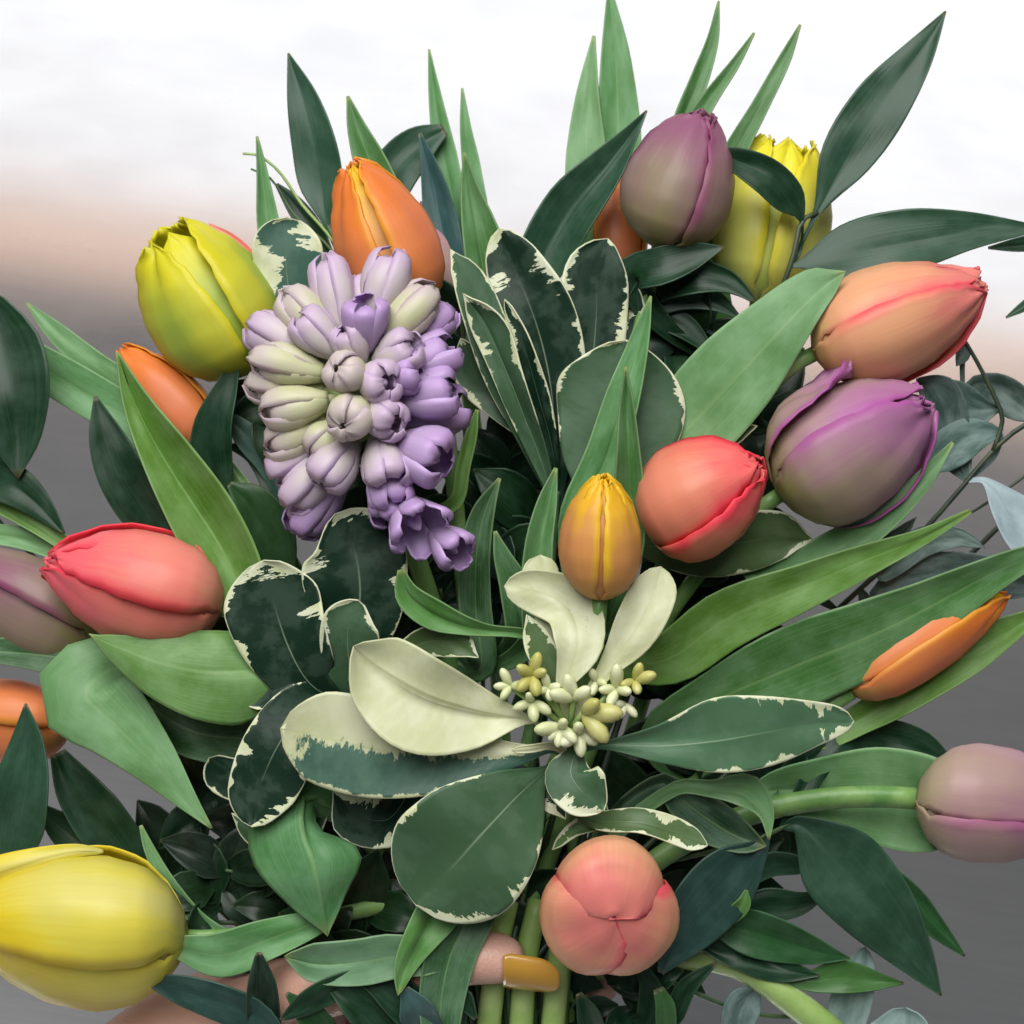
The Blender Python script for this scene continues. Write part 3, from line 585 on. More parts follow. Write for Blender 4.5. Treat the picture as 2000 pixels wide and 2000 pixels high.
SA = sprig('pittosporum_sprig', [(1090, 960, -40), (1085, 1040, -60)], 'variegated sprig with dark cream-edged leaves fanned behind the hyacinth', 'foliage', 'twig')
vl(SA, VG, [(879, 486), (918, 550), (950, 630), (985, 740), (1040, 880)], [(10, 8), (34, 34), (42, 40), (36, 36), 18], (10, 10, -30), 0.25, roll=-15)
vl(SA, VD, [(975, 446), (1005, 530), (1045, 630), (1075, 760), (1085, 900)], [(34, 30), (56, 66), (70, 84), (64, 70), 30], (-30, -30, -50), 1.1, roll=8, tip='round')
vl(SA, VD, [(1188, 466), (1168, 540), (1165, 630), (1150, 760), (1110, 900)], [(44, 26), (68, 58), (70, 60), (58, 56), 26], (-50, -50, -60), 0.9, roll=-8, tip='round')
vl(SA, VD, [(1215, 535), (1235, 590), (1240, 660), (1200, 800)], [16, 24, 26, 20], (-80, -80, -70), 0.7)
vl(SA, VG, [(903, 572), (945, 640), (985, 730), (1030, 840), (1070, 940)], [(4, 6), (26, 40), (24, 36), (22, 26), 12], (40, 30, -20), 0.45, roll=22, fold=0.4)
vl(SA, VD, [(985, 584), (1020, 670), (1050, 770), (1078, 880)], [6, 18, 22, 12], (0, -10, -40), 0.3, roll=30)
vl(SA, VG, [(900, 660), (930, 730), (985, 790), (1040, 860)], [24, 44, 36, 16], (-30, -30, -40), 0.3)
SB = sprig('pittosporum_sprig', [(1150, 985, -30), (1140, 1060, -50)], 'variegated sprig with a big round grey green leaf behind the coral tulip', 'foliage', 'twig')
vl(SB, VG, [(1222, 664), (1215, 740), (1200, 820), (1175, 910), (1155, 980)], [(90, 80), (124, 122), (116, 132), (80, 100), 24], (-10, 0, -20), 0.5, roll=6, tip='round', bow=0.06)
vl(SB, VO, [(1480, 832), (1430, 848), (1360, 868), (1280, 920), (1190, 990)], [(12, 10), (50, 24), (70, 54), (50, 50), 14], (0, 0, -20), 0.25, roll=10)
vl(SB, VO, [(1594, 1056), (1530, 1050), (1450, 1060), (1350, 1075), (1220, 1060)], [(10, 10), (50, 42), (60, 60), (50, 50), 12], (-10, 0, -30), 0.25, roll=-10)
SC = sprig('pittosporum_sprig', [(690, 1330, 40), (720, 1400, 10)], 'variegated sprig with near-black leaves and toothed cream edges beside the salmon tulip', 'foliage', 'twig')
vl(SC, VD, [(655, 1003), (690, 1060), (705, 1140), (700, 1230), (695, 1320)], [(65, 70), (104, 96), (112, 92), (80, 70), 20], (110, 110, 60), 1.5, roll=-10, tip='round')
vl(SC, VD, [(515, 1094), (530, 1165), (560, 1260), (610, 1340), (680, 1370)], [(74, 74), (98, 92), (86, 84), (56, 60), 14], (120, 120, 70), 1.7, roll=10, tip='round')
vl(SC, VD, [(485, 1380), (520, 1335), (580, 1300), (650, 1310)], [(34, 30), (44, 40), (36, 40), 14], (90, 90, 60), 0.9, tip='round')
vl(SC, VD, [(492, 1615), (505, 1540), (545, 1450), (600, 1385), (680, 1350)], [(50, 44), (76, 60), (80, 66), (62, 56), 14], (130, 130, 70), 1.7, tip='round', roll=-8)
vl(SC, VD, [(408, 1480), (440, 1515), (500, 1530), (600, 1470)], [28, 40, 36, 14], (20, 20, 20), 0.3, tip='round')
vl(SC, VG, [(452, 1588), (510, 1630), (580, 1640), (640, 1560)], [10, 30, 34, 14], (40, 40, 20), 0.3)
vl(SC, VD, [(650, 1545), (690, 1590), (760, 1600), (800, 1520), (740, 1400)], [(16, 16), (50, 44), (52, 44), 40, 12], (110, 110, 40), 0.8)
vl(SC, VG, [(700, 1172), (680, 1220), (680, 1290), (690, 1360)], [(34, 34), (52, 60), (50, 60), 20], (150, 150, 70), 0.5, tip='round')
vl(SC, VO, [(935, 1285), (890, 1255), (830, 1255), (770, 1290)], [10, 30, 30, 16], (130, 130, 80), 0.3)
SE = sprig('pittosporum_sprig', [(600, 700, -120), (640, 800, -140)], 'single white-splashed variegated leaf between the yellow green tulip and the hyacinth', 'foliage', 'twig')
vl(SE, (0.05, 0.12, 0.09), [(560, 424), (558, 490), (565, 570), (600, 680)], [(66, 66), (66, 72), (52, 64), 20], (-70, -70, -100), 1.9, tip='round')
# the pale rosette in the middle
SD = sprig('pittosporum_sprig', [(1112, 1420, 175), (1110, 1470, 140), (1090, 1560, 60)], 'pale rosette of cream and grey green leaves round tiny cream flowers', 'foliage', 'twig', r=9, stemdir=(-0.2, 0.7, -0.6))
vl(SD, VG, [(812, 1768), (880, 1698), (945, 1625), (1010, 1555), (1062, 1508)], [(128, 150), (136, 146), (124, 124), (78, 66), 12], (215, 225, 170), 0.85, tip='round', roll=6, bow=0.08)
vl(SD, VB, [(548, 1422), (630, 1440), (740, 1465), (860, 1480), (1000, 1475), (1075, 1465)], [(64, 66), (92, 92), (95, 96), (70, 70), 26, 6], (195, 205, 165), mat='half', tip='round', roll=0, bow=0.05)
vl(SD, (0.07, 0.155, 0.08), [(1668, 1408), (1600, 1412), (1500, 1430), (1400, 1448), (1290, 1458), (1180, 1456)], [(22, 20), (42, 42), (72, 66), (84, 62), (44, 32), 8], (170, 190, 170), 0.65, tip='round', roll=-5)
vl(SD, VG, [(1180, 1582), (1140, 1550), (1115, 1510), (1128, 1458)], [(36, 28), (56, 50), (50, 52), 8], (220, 225, 185), 1.0, tip='round', roll=0)
vl(SD, VO, [(1382, 1652), (1320, 1625), (1250, 1605), (1160, 1600), (1110, 1560)], [(16, 20), (26, 24), (26, 22), (20, 18), 8], (160, 165, 120), 0.8, tip='ovate', roll=30)
vl(SD, VD, [(1105, 1600), (1085, 1560), (1100, 1510)], [10, 30, 14], (170, 170, 150), 1.0)
vl(SD, (0.10, 0.2, 0.06), [(1078, 1660), (1120, 1620), (1170, 1595), (1150, 1540)], [6, 16, 18, 10], (120, 130, 110), 0.2)
vl(SD, VG, [(690, 1262), (740, 1300), (830, 1352), (930, 1385), (1038, 1408)], [(36, 30), (88, 66), (122, 68), (84, 48), 6], (240, 245, 185), 0.0, mat='cream', tip='round', roll=-6, fold=0.3)
vl(SD, VG, [(985, 1145), (1050, 1155), (1110, 1190), (1128, 1260), (1100, 1345), (1108, 1410)], [(30, 26), (46, 44), (46, 60), (44, 50), 14, 6], (185, 200, 235, 180), 0.8, mat='cream', tip='round', roll=0, fold=0.15)
vl(SD, VG, [(1055, 1084), (1058, 1140), (1085, 1230), (1105, 1380)], [(34, 34), 36, 30, 6], (170, 180, 170), 0.5, mat='cream', tip='round', roll=0)
vl(SD, VO, [(1028, 1200), (1055, 1265), (1085, 1330), (1108, 1400)], [(10, 14), 30, 18, 6], (190, 200, 180), 0.5, tip='ovate')
vl(SD, VG, [(1290, 1106), (1275, 1160), (1235, 1240), (1175, 1320), (1120, 1400)], [(28, 30), (46, 46), (44, 42), 16, 6], (200, 225, 185), 0.0, mat='cream', tip='round', roll=8)
vl(SD, VG, [(1000, 1466), (1040, 1462), (1080, 1456)], [6, 8, 6], (205, 205, 185), 0.0, mat='cream')
def blossom(c, r, n, kind, tilt):
    c = Vector(c); F = None
    for k in range(n):
        a = 6.283 * k / n + random.uniform(-.4, .4); d = Vector((math.cos(a), math.sin(a), 0.5 + random.uniform(-.3, .5))) + Vector(tilt)
        d.normalize(); L_ = r * random.uniform(0.95, 1.5)
        pth = [tuple(c + d * L_ * f) for f in (0, .2, .45, .7, .9, 1.0)]
        vs, fs = tube_geo(pth, [L_ * q for q in (.10, .20, .25, .24, .16, .05)], 8)
        if F is None: F = build('flower', vs, fs, M[kind], SD[0])
        else: build('petal', vs, fs, M[kind], F)
    st = [tuple(c.lerp(Vector((1112, 1425, 175)), f)) for f in (0, .5, 1)]
    vs, fs = tube_geo(st, [7, 6, 6], 6); build('stalk', vs, fs, M['cut_stem'], F)
for c, r_, n_, kd, tl_ in [((1040, 1320, 215), 40, 5, 'bud_yellow', (0, 0, .2)), ((998, 1340, 205), 34, 4, 'bud', (-.5, 0, 0)), ((1040, 1370, 215), 34, 4, 'bud', (-.2, .5, 0)),
   ((1120, 1365, 220), 40, 3, 'bud', (0, -.9, .2)), ((1140, 1392, 225), 56, 3, 'bud_yellow', (1.2, .3, 0)), ((1095, 1420, 220), 40, 5, 'bud', (-.2, .5, .3)),
   ((1130, 1430, 210), 36, 4, 'bud', (.3, .6, 0)), ((1205, 1345, 210), 40, 4, 'bud', (-.2, .3, .2)), ((1240, 1330, 210), 36, 4, 'bud_yellow', (.3, -.2, .3)), ((1222, 1375, 205), 32, 3, 'bud', (0, .8, 0)),
   ((1070, 1345, 205), 30, 4, 'bud', (0, 0, .5)), ((1165, 1330, 195), 28, 3, 'bud', (0, 0, .5))]:
    blossom(c, r_, n_, kd, tl_)

# ================================================================== DARK RUSCUS SPRIGS
RD = (0.008, 0.034, 0.014); RB = (0.021, 0.062, 0.034); RL = (0.022, 0.085, 0.025)
def rl(S, col, ctr, hw, z, **kw):
    T, path = S; kw.setdefault('fold', 0.16); kw.setdefault('neck', 4)
    return leaf(T, 'ruscus', col, ctr, hw, z, to=path, **kw)
S1 = sprig('ruscus_sprig', [(1598, 414, -90), (1566, 432, -85), (1552, 490, -80), (1528, 560, -90), (1470, 680, -130)], 'dark twig with three pointed leaves crossing the pale yellow tulip', 'foliage', 'dark_twig', r=8)
rl(S1, RB, [(1847, 22), (1790, 110), (1720, 205), (1650, 310), (1596, 414)], [2, 34, 56, 50, 8], (-90, -80, -90), roll=8)
rl(S1, RD, [(1386, 290), (1440, 312), (1500, 345), (1545, 390), (1566, 430)], [3, 24, 36, 32, 5], (-40, -40, -80), roll=-10, fold=0.3)
rl(S1, RB, [(2040, 445), (1900, 450), (1770, 470), (1650, 495), (1562, 516)], [3, 36, 62, 56, 8], (-70, -60, -80), roll=12)
rl(S1, RD, [(1414, 482), (1350, 500), (1290, 520), (1230, 540), (1300, 640)], [2, 28, 38, 34, 20], (-20, -20, -90), roll=15)
rl(S1, RD, [(1478, 590), (1420, 550), (1350, 540), (1280, 560), (1240, 620)], [3, 22, 34, 34, 18], (-40, -40, -90), fold=0.4, roll=-10)
rl(S1, RB, [(1445, 620), (1390, 585), (1320, 580), (1250, 620)], [3, 22, 28, 20], (-80, -80, -100))
rl(S1, RD, [(1400, 700), (1340, 640), (1280, 610)], [3, 24, 24], (-100, -100, -110))
S2 = sprig('ruscus_sprig', [(640, 440, -190), (700, 560, -200), (760, 700, -200)], 'dark pointed leaves with thin tendrils rising left of the orange tulip', 'foliage', 'twig')
rl(S2, (0.028, 0.075, 0.045), [(563, 104), (590, 190), (612, 280), (626, 360), (640, 436)], [2, 30, 44, 42, 10], (-190, -180, -190), roll=8)
rl(S2, RB, [(868, 252), (820, 282), (775, 330), (745, 400), (735, 500)], [12, 38, 46, 40, 14], (-210, -210, -200))
rl(S2, RD, [(540, 360), (575, 400), (610, 450), (650, 520)], [4, 18, 22, 14], (-210, -210, -200))
tube('tendril', catmull([(474, 300, -180), (505, 304, -180), (545, 335, -185), (590, 400, -190), (650, 470, -195), (706, 570, -200)], 16), 2.5, 4, M['cut_stem'], S2[0], 6)
tube('tendril', catmull([(490, 330, -180), (530, 350, -185), (575, 420, -190), (640, 480, -195), (706, 572, -200)], 16), 2, 3.5, M['twig'], S2[0], 6)
S3 = sprig('ruscus_sprig', [(960, 640, -150), (970, 760, -160)], 'broad dark folded leaf and a blue green leaf standing behind the variegated fan', 'foliage', 'twig')
rl(S3, (0.03, 0.08, 0.085), [(820, 260), (838, 340), (858, 430), (885, 530), (940, 640)], [3, (16, 26), (30, 36), (30, 30), 10], (-180, -180, -160), roll=14)
rl(S3, RB, [(1263, 216), (1235, 262), (1185, 330), (1120, 410), (1060, 510), (1000, 640)], [2, (20, 12), (44, 34), (60, 48), (52, 46), 14], (-110, -100, -140), fold=0.5, roll=8)
S4 = sprig('ruscus_sprig', [(-50, 560, -150), (-70, 900, -190), (120, 1130, -230), (480, 1270, -200)], 'big drooping dark leaves at the left of the yellow green tulip', 'foliage', 'twig')
rl(S4, RD, [(36, 934), (28, 860), (10, 760), (-10, 660), (-40, 570)], [2, (54, 46), (88, 80), (80, 70), 10], (-110, -100, -140), roll=6)
rl(S4, RD, [(126, 1042), (80, 990), (30, 950), (-40, 920), (-110, 900)], [2, 26, 40, 44, 10], (-120, -120, -150))
rl(S4, RD, [(186, 774), (206, 850), (240, 930), (290, 1010), (340, 1090)], [3, 34, 48, 46, 14], (-110, -100, -140), roll=-10)
S5 = sprig('ruscus_sprig', [(470, 980, -110), (540, 1120, -110)], 'dark pointed leaves between the tall folded leaf and the hyacinth', 'foliage', 'twig')
rl(S5, RD, [(468, 688), (440, 760), (415, 840), (420, 920), (455, 1000)], [2, (22, 24), (40, 38), (42, 34), 10], (-60, -60, -100), roll=8)
rl(S5, (0.03, 0.08, 0.06), [(438, 800), (480, 850), (525, 900), (550, 980)], [4, 26, 28, 12], (-110, -110, -110))
rl(S5, RD, [(445, 870), (500, 890), (545, 960), (560, 1040)], [4, 22, 28, 12], (-120, -120, -110))
rl(S5, (0.025, 0.07, 0.02), [(448, 945), (490, 985), (530, 1060), (560, 1140)], [6, 44, 50, 16], (-40, -40, -90))
S6 = sprig('ruscus_sprig', [(20, 1710, -60), (200, 1760, -80), (400, 1800, -90)], 'grey green pointed leaves fanned above the large yellow tulip', 'foliage', 'twig', stemdir=(1, 0.1, 0))
rl(S6, RB, [(50, 1374), (52, 1450), (40, 1540), (20, 1630), (10, 1710)], [2, 34, 56, 60, 14], (-20, -10, -50), roll=12)
rl(S6, RD, [(112, 1470), (150, 1540), (200, 1610), (250, 1680), (280, 1760)], [16, 44, 54, 46, 12], (-70, -60, -80), roll=-8)
rl(S6, RB, [(80, 1580), (130, 1625), (200, 1680), (260, 1750)], [12, 34, 40, 14], (-100, -100, -90))
rl(S6, (0.022, 0.056, 0.05), [(278, 1912), (340, 1930), (420, 1955), (500, 1990), (560, 2040)], [4, 26, 36, 34, 14], (140, 150, 120), roll=10)
S7 = sprig('ruscus_sprig', [(1560, 1600, 0), (1480, 1640, -10)], 'large dark leaf with pale sheen hanging below the pale mauve tulip', 'foliage', 'twig', stemdir=(-1, 0.3, -0.3))
rl(S7, (0.022, 0.062, 0.036), [(1838, 1944), (1780, 1860), (1710, 1770), (1630, 1680), (1560, 1612)], [2, 44, 76, 78, 20], (20, 40, 10), roll=-10, fold=0.1)
rl(S7, RL, [(1884, 1867), (1830, 1815), (1770, 1750), (1700, 1690)], [2, 20, 30, 20], (-20, -10, -10))
rl(S7, (0.022, 0.056, 0.05), [(1290, 1900), (1330, 1830), (1385, 1760), (1440, 1700), (1496, 1646)], [6, 48, 66, 56, 8], (60, 70, 40), roll=10, fold=0.08)
rl(S7, RD, [(1868, 1495), (1800, 1455), (1720, 1435), (1640, 1440), (1560, 1560)], [3, 28, 34, 34, 16], (-130, -130, -60))
S8 = sprig('ruscus_sprig', [(1400, 1815, 0), (1320, 1850, -20)], 'glossy mid green leaves below the large dark leaf', 'foliage', 'twig', stemdir=(-1, 0.3, -0.3))
rl(S8, RL, [(1660, 1872), (1590, 1858), (1510, 1835), (1440, 1815), (1380, 1812)], [2, 28, 44, 40, 10], (10, 20, 0), fold=0.4, roll=-10)
rl(S8, RD, [(1600, 1905), (1530, 1895), (1450, 1868), (1380, 1845)], [3, 24, 30, 12], (0, 0, -10))
rl(S8, (0.05, 0.14, 0.03), [(1765, 1920), (1700, 1915), (1640, 1908), (1570, 1915), (1480, 1880)], [2, 22, 32, 18, 8], (-10, 0, -20))
rl(S8, (0.10, 0.22, 0.05), [(1458, 1738), (1452, 1765), (1430, 1788), (1400, 1812)], [3, 15, 16, 6], (60, 60, 20))
rl(S8, RD, [(1620, 1740), (1560, 1765), (1490, 1770), (1420, 1800)], [2, 24, 34, 12], (-50, -50, -30))
rl(S8, RB, [(1600, 1700), (1560, 1690), (1500, 1690), (1440, 1740)], [2, 18, 24, 12], (-60, -60, -30))
S11 = sprig('ruscus_sprig', [(2110, 470, -160), (2180, 700, -220)], 'dark leaf tips reaching in from the right beside the long peach tulip', 'foliage', 'dark_twig', stemdir=(0.0, 1, -0.5))
rl(S11, RD, [(1930, 484), (1990, 478), (2060, 468), (2110, 472)], [2, 14, 18, 6], (-140, -140, -160))
rl(S11, RB, [(1965, 620), (2000, 598), (2060, 560), (2120, 530)], [2, 10, 16, 6], (-150, -150, -170))
S12 = sprig('ruscus_sprig', [(560, 2060, 60), (760, 2090, 20)], 'small dark leaves crowded over the palm below the folded green leaf', 'foliage', 'twig', stemdir=(1, 0, -0.2))
for col_, ctr_, hw_, z_ in [(RD, [(548, 1992), (600, 1960), (665, 1925), (720, 1900)], [4, 24, 24, 8], (170, 180, 150)), (RD, [(640, 1925), (690, 1950), (740, 1990), (790, 2050)], [4, 36, 44, 16], (165, 175, 120)),
   (RL, [(560, 1940), (610, 1990), (650, 2050)], [4, 30, 24], (160, 150, 90)), ((0.05, 0.11, 0.11), [(790, 1930), (815, 1980), (840, 2060)], [(8, 8), 36, 30], (175, 170, 90)),
   (RD, [(700, 1915), (760, 1935), (820, 1990), (850, 2060)], [4, 34, 40, 16], (160, 160, 90)), ((0.01, 0.022, 0.014), [(505, 1860), (512, 1920), (515, 1990), (540, 2070)], [6, 28, 32, 20], (150, 150, 70)),  # near-black upright leaf is added; its colour stands in for a shaded gap
   (RD, [(600, 1900), (680, 1925), (760, 1960), (800, 2040)], [4, 30, 32, 14], (150, 150, 90)), (RD, [(930, 1990), (900, 1950), (880, 2020), (880, 2070)], [4, 24, 24, 12], (140, 140, 60)),
   (RD, [(1130, 1940), (1150, 1985), (1160, 2050)], [6, 24, 20], (90, 80, 20)), ((0.05, 0.14, 0.04), [(1285, 1930), (1300, 1970), (1290, 2030)], [10, 20, 18], (60, 60, 10)), (RD, [(1400, 1880), (1340, 1930), (1300, 2000)], [3, 20, 18], (20, 20, 0)),
   (RD, [(1240, 1870), (1270, 1930), (1250, 2000)], [4, 22, 20], (20, 20, 0))]:
    rl(S12, col_, ctr_, hw_, z_)
# eucalyptus at the right
EU = (0.24, 0.36, 0.34)
S9 = sprig('eucalyptus_sprig', [(2050, 800, -110), (1960, 860, -110), (1880, 950, -115), (1800, 1040, -120), (1680, 1150, -130)], 'dark wiry twig with blue grey leaves right of the fat mauve tulip', 'foliage', 'dark_twig', r=8)
def el(S, col, ctr, hw, z, **kw):
    T, path = S; kw.setdefault('neck', 4); kw.setdefault('tip', 'ovate'); return leaf(T, 'euca', col, ctr, hw, z, to=path, **kw)
tube('twig', catmull([(1878, 655, -100), (1910, 710, -100), (1945, 780, -105), (1958, 820, -108), (1940, 880, -110)], 12), 4, 5, M['dark_twig'], S9[0], 6)
tube('twig', catmull([(2040, 900, -150), (1960, 960, -150), (1880, 1010, -140), (1800, 1042, -122)], 12), 3, 3, M['dark_twig'], S9[0], 6)
el(S9, (0.06, 0.13, 0.11), [(1960, 800), (1900, 800), (1850, 790), (1880, 880)], [10, 40, 46, 20], (-120, -120, -120))
el(S9, (0.05, 0.10, 0.08), [(2030, 830), (1990, 790), (1940, 760), (1900, 755)], [10, 34, 34, 16], (-140, -140, -130))
el(S9, (0.05, 0.11, 0.09), [(1790, 740), (1830, 770), (1850, 830), (1860, 900)], [30, 44, 44, 20], (-100, -100, -115))
el(S9, (0.07, 0.15, 0.13), [(1800, 930), (1850, 880), (1900, 850), (1950, 850)], [16, 40, 36, 10], (-90, -90, -110))
el(S9, (0.06, 0.12, 0.10), [(1868, 715), (1882, 690), (1880, 668)], [6, 14, 8], (-100, -100, -100))
el(S9, (0.40, 0.50, 0.56), [(2060, 1080), (2010, 1040), (1970, 990), (1925, 940)], [40, 46, 36, 8], (-80, -80, -100), roll=30)
el(S9, (0.10, 0.17, 0.15), [(1925, 1070), (1870, 1050), (1800, 1060), (1720, 1120)], [3, 20, 30, 20], (-130, -130, -130))
el(S9, (0.08, 0.14, 0.13), [(2030, 1150), (1900, 1120), (1780, 1130), (1700, 1180)], [30, 40, 40, 20], (-150, -150, -140))
el(S9, (0.02, 0.05, 0.03), [(1790, 1010), (1740, 1060), (1660, 1120), (1600, 1160)], [3, 18, 24, 14], (-110, -110, -120))
S10 = sprig('eucalyptus_sprig', [(1660, 1990, -60), (1560, 1985, -60)], 'pale blue grey rounded leaves at the cut stem end, below the glossy leaves', 'foliage', 'twig', stemdir=(-1, 0.1, 0))
el(S10, EU, [(1690, 1850), (1675, 1910), (1655, 1980), (1640, 2080)], [(14, 16), 36, 40, 20], (-30, -30, -60), tip='round', roll=20)
el(S10, EU, [(1770, 1968), (1755, 2030), (1700, 2100)], [56, 62, 20], (-20, -20, -60), tip='round')
el(S10, (0.12, 0.2, 0.19), [(1480, 1930), (1450, 1970), (1430, 2040)], [20, 36, 20], (-40, -40, -60), tip='round')

# added filler sprigs, coloured near-black to put shade into the gaps
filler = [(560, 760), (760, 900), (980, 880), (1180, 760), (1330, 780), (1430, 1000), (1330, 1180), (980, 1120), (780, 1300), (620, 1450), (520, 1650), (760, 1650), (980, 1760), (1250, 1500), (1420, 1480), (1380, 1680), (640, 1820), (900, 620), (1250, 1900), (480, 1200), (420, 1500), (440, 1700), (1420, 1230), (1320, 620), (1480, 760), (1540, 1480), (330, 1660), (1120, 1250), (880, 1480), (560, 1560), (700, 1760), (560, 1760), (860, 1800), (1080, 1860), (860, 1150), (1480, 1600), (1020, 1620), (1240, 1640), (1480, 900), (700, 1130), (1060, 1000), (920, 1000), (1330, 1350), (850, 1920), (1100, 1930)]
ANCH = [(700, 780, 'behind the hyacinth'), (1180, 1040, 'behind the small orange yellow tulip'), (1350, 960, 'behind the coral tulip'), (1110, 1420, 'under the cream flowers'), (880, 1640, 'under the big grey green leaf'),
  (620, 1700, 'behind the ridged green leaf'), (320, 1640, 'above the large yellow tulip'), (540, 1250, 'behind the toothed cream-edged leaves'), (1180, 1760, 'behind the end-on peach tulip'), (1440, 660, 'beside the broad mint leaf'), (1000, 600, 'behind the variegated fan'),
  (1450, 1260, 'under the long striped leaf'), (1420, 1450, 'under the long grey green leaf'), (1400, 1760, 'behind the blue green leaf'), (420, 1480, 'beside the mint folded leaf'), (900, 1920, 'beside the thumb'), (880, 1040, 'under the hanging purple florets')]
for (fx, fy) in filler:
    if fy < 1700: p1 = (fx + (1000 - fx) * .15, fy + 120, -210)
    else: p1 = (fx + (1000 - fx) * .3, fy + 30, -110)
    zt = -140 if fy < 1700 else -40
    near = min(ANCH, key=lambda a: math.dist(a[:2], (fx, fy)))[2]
    S_ = sprig('ruscus_sprig', [(fx, fy, zt), p1], 'added dark green leafy sprig darkening the gaps deep ' + near, 'foliage', 'twig', group='added filler sprigs darkening the gaps inside the bouquet', r=6)
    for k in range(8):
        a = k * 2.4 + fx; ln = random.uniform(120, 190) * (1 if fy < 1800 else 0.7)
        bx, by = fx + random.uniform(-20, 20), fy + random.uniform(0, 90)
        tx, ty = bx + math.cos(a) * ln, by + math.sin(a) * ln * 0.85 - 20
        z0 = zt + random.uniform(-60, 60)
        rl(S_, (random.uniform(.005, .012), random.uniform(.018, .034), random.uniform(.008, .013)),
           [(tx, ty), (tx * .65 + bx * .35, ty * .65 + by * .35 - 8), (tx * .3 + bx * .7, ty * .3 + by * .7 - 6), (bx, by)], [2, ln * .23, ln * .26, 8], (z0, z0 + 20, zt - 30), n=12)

# cut tulip stalk at the lower right and the pale stalks under the thumb
def stalk(path, r0, r1, label, mat='cut_stem'):
    pts = catmull(path, 14); T = thing('cut_stalk', pts[-1], label, 'stalk'); tube('stem', pts, r0, r1, M[mat], T, 12); return T
stalk([(1640, 2030, -20), (1540, 1950, -25), (1440, 1885, -40), (1300, 1870, -80), (1110, 1900, -80)], 30, 24, 'thick pale green cut stalk poking out at the lower right')

for (a_, b_) in ((962, 946), (1022, 1014), (1086, 1074)):
    pts = catmull([(a_ + 30, 1760, 20), (a_ + 8, 1860, 34), (a_, 1940, 36), (b_, 2080, 30), (b_ - 10, 2240, 10)], 14)
    T_ = thing('cut_stalk', pts[-1], 'pale green stalk gripped under the mustard thumbnail', 'stalk', 'stalks under the thumb'); tube('stem', pts, 22, 26, M['cut_stem'], T_, 12)
# ================================================================== HAND
def mat_skin():
    s = NT('skin'); tc = s.n('ShaderNodeTexCoord').outputs['Object']
    n1 = s.noise(tc, 25.0, 4, 0.6); n2 = s.n('ShaderNodeTexVoronoi', {'Vector': tc, 'Scale': 900.0}).outputs[0]
    col = s.mix(s.smooth(n1, 0.3, 0.7), (0.56, 0.31, 0.24), (0.64, 0.39, 0.31))
    return s.out(col, rough=0.45, trans=0.0, bump=s.math('MULTIPLY_ADD', n1, 0.8, n2), bstr=0.2, bdist=0.0006, sss=0.15)
J = {}
def j(nm, x, y, z, r): J[nm] = (x, y, z, r)
j('arm', -420, 2560, -120, 150); j('arm2', -80, 2330, -110, 140); j('wrist', 215, 2130, -95, 118); j('palm0', 380, 2060, -110, 130); j('palm', 560, 2020, -150, 125)
j('i0', 720, 1930, -250, 62); j('i1', 900, 1900, -320, 54); j('i2', 1100, 1905, -285, 48); j('i3', 1180, 1915, -170, 44); j('i4', 1170, 1925, -70, 36)
j('m0', 735, 2020, -270, 64); j('m1', 915, 2005, -340, 56); j('m2', 1130, 2005, -300, 50); j('m3', 1215, 2010, -170, 45); j('m4', 1190, 2015, -50, 37)
j('r0', 725, 2105, -260, 60); j('r1', 900, 2105, -330, 53); j('r2', 1100, 2105, -295, 47); j('r3', 1190, 2110, -170, 43); j('r4', 1170, 2110, -60, 35)
j('p0', 690, 2185, -230, 54); j('p1', 840, 2200, -290, 46); j('p2', 1010, 2200, -270, 41); j('p3', 1100, 2200, -170, 38); j('p4', 1090, 2200, -80, 31)
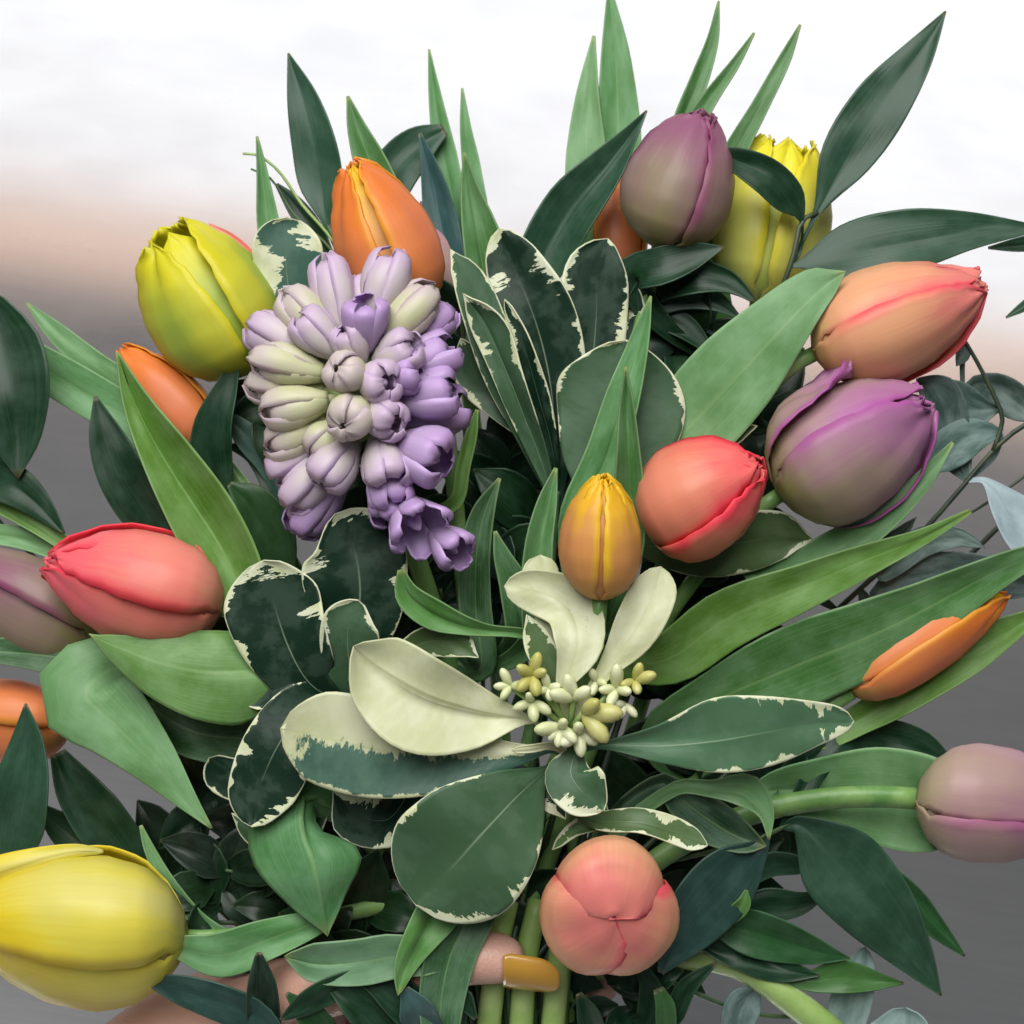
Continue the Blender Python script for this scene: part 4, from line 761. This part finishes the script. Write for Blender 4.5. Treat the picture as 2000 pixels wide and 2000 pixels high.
j('t0', 480, 1965, -20, 84); j('t1', 640, 1920, 50, 66); j('t2', 830, 1878, 88, 56); j('t3', 950, 1866, 92, 54); j('t4', 1030, 1880, 90, 42)
names = list(J); idx = {k: i for i, k in enumerate(names)}
edges = [('arm', 'arm2'), ('arm2', 'wrist'), ('wrist', 'palm0'), ('palm0', 'palm'), ('palm0', 't0'), ('t0', 't1'), ('t1', 't2'), ('t2', 't3'), ('t3', 't4')]
for f in 'imrp': edges += [('palm', f + '0')] + [(f + str(k), f + str(k + 1)) for k in range(4)]
hand = link(bpy.data.objects.new('hand', bpy.data.meshes.new('hand'))); hand.location = P(J['palm'][:3])
hand.data.from_pydata([P(J[k][:3]) - hand.location for k in names], [(idx[a], idx[b]) for a, b in edges], [])
hand.data.materials.append(mat_skin())
sk = hand.modifiers.new('skin', 'SKIN'); sk.use_smooth_shade = True
for k, v in zip(names, hand.data.skin_vertices[0].data): v.radius = (J[k][3] * PX, J[k][3] * PX); v.use_root = (k == 'palm')
sb = hand.modifiers.new('sub', 'SUBSURF'); sb.levels = 3; sb.render_levels = 3
hand['label'] = 'hand gripping the stems from the left, thumb with long mustard nail'; hand['category'] = 'hand'
def mat_nail():
    s = NT('nail_polish'); return s.out((0.46, 0.24, 0.035), rough=0.22, trans=0.0, coat=0.5)
vs, fs = [], []
NA, NB = 14, 10
for i in range(NA + 1):
    t = i / NA; cx = 982 + 112 * t; cy = 1893 + 16 * t; rr = 46 * (1 - 0.08 * t)
    wd = R(52) * (1 if t < 0.6 else math.sqrt(max(0.02, 1 - ((t - 0.6) / 0.42) ** 2)))
    if t < 0.12: wd *= 0.82 + 1.5 * t
    for k in range(NB + 1):
        a = -1 + 2 * k / NB; g = R(22) + a * wd
        vs.append((cx, cy - 10 + rr * math.sin(g), 92 + (rr + 4) * math.cos(g) * (1 - 0.10 * t) + 2))
for i in range(NA):
    for k in range(NB):
        q = i * (NB + 1) + k; fs.append((q, q + 1, q + NB + 2, q + NB + 1))
nl = build('fingernail', vs, fs, mat_nail(), hand, thick=0.0008); nl['label'] = 'long mustard brown polished thumbnail'
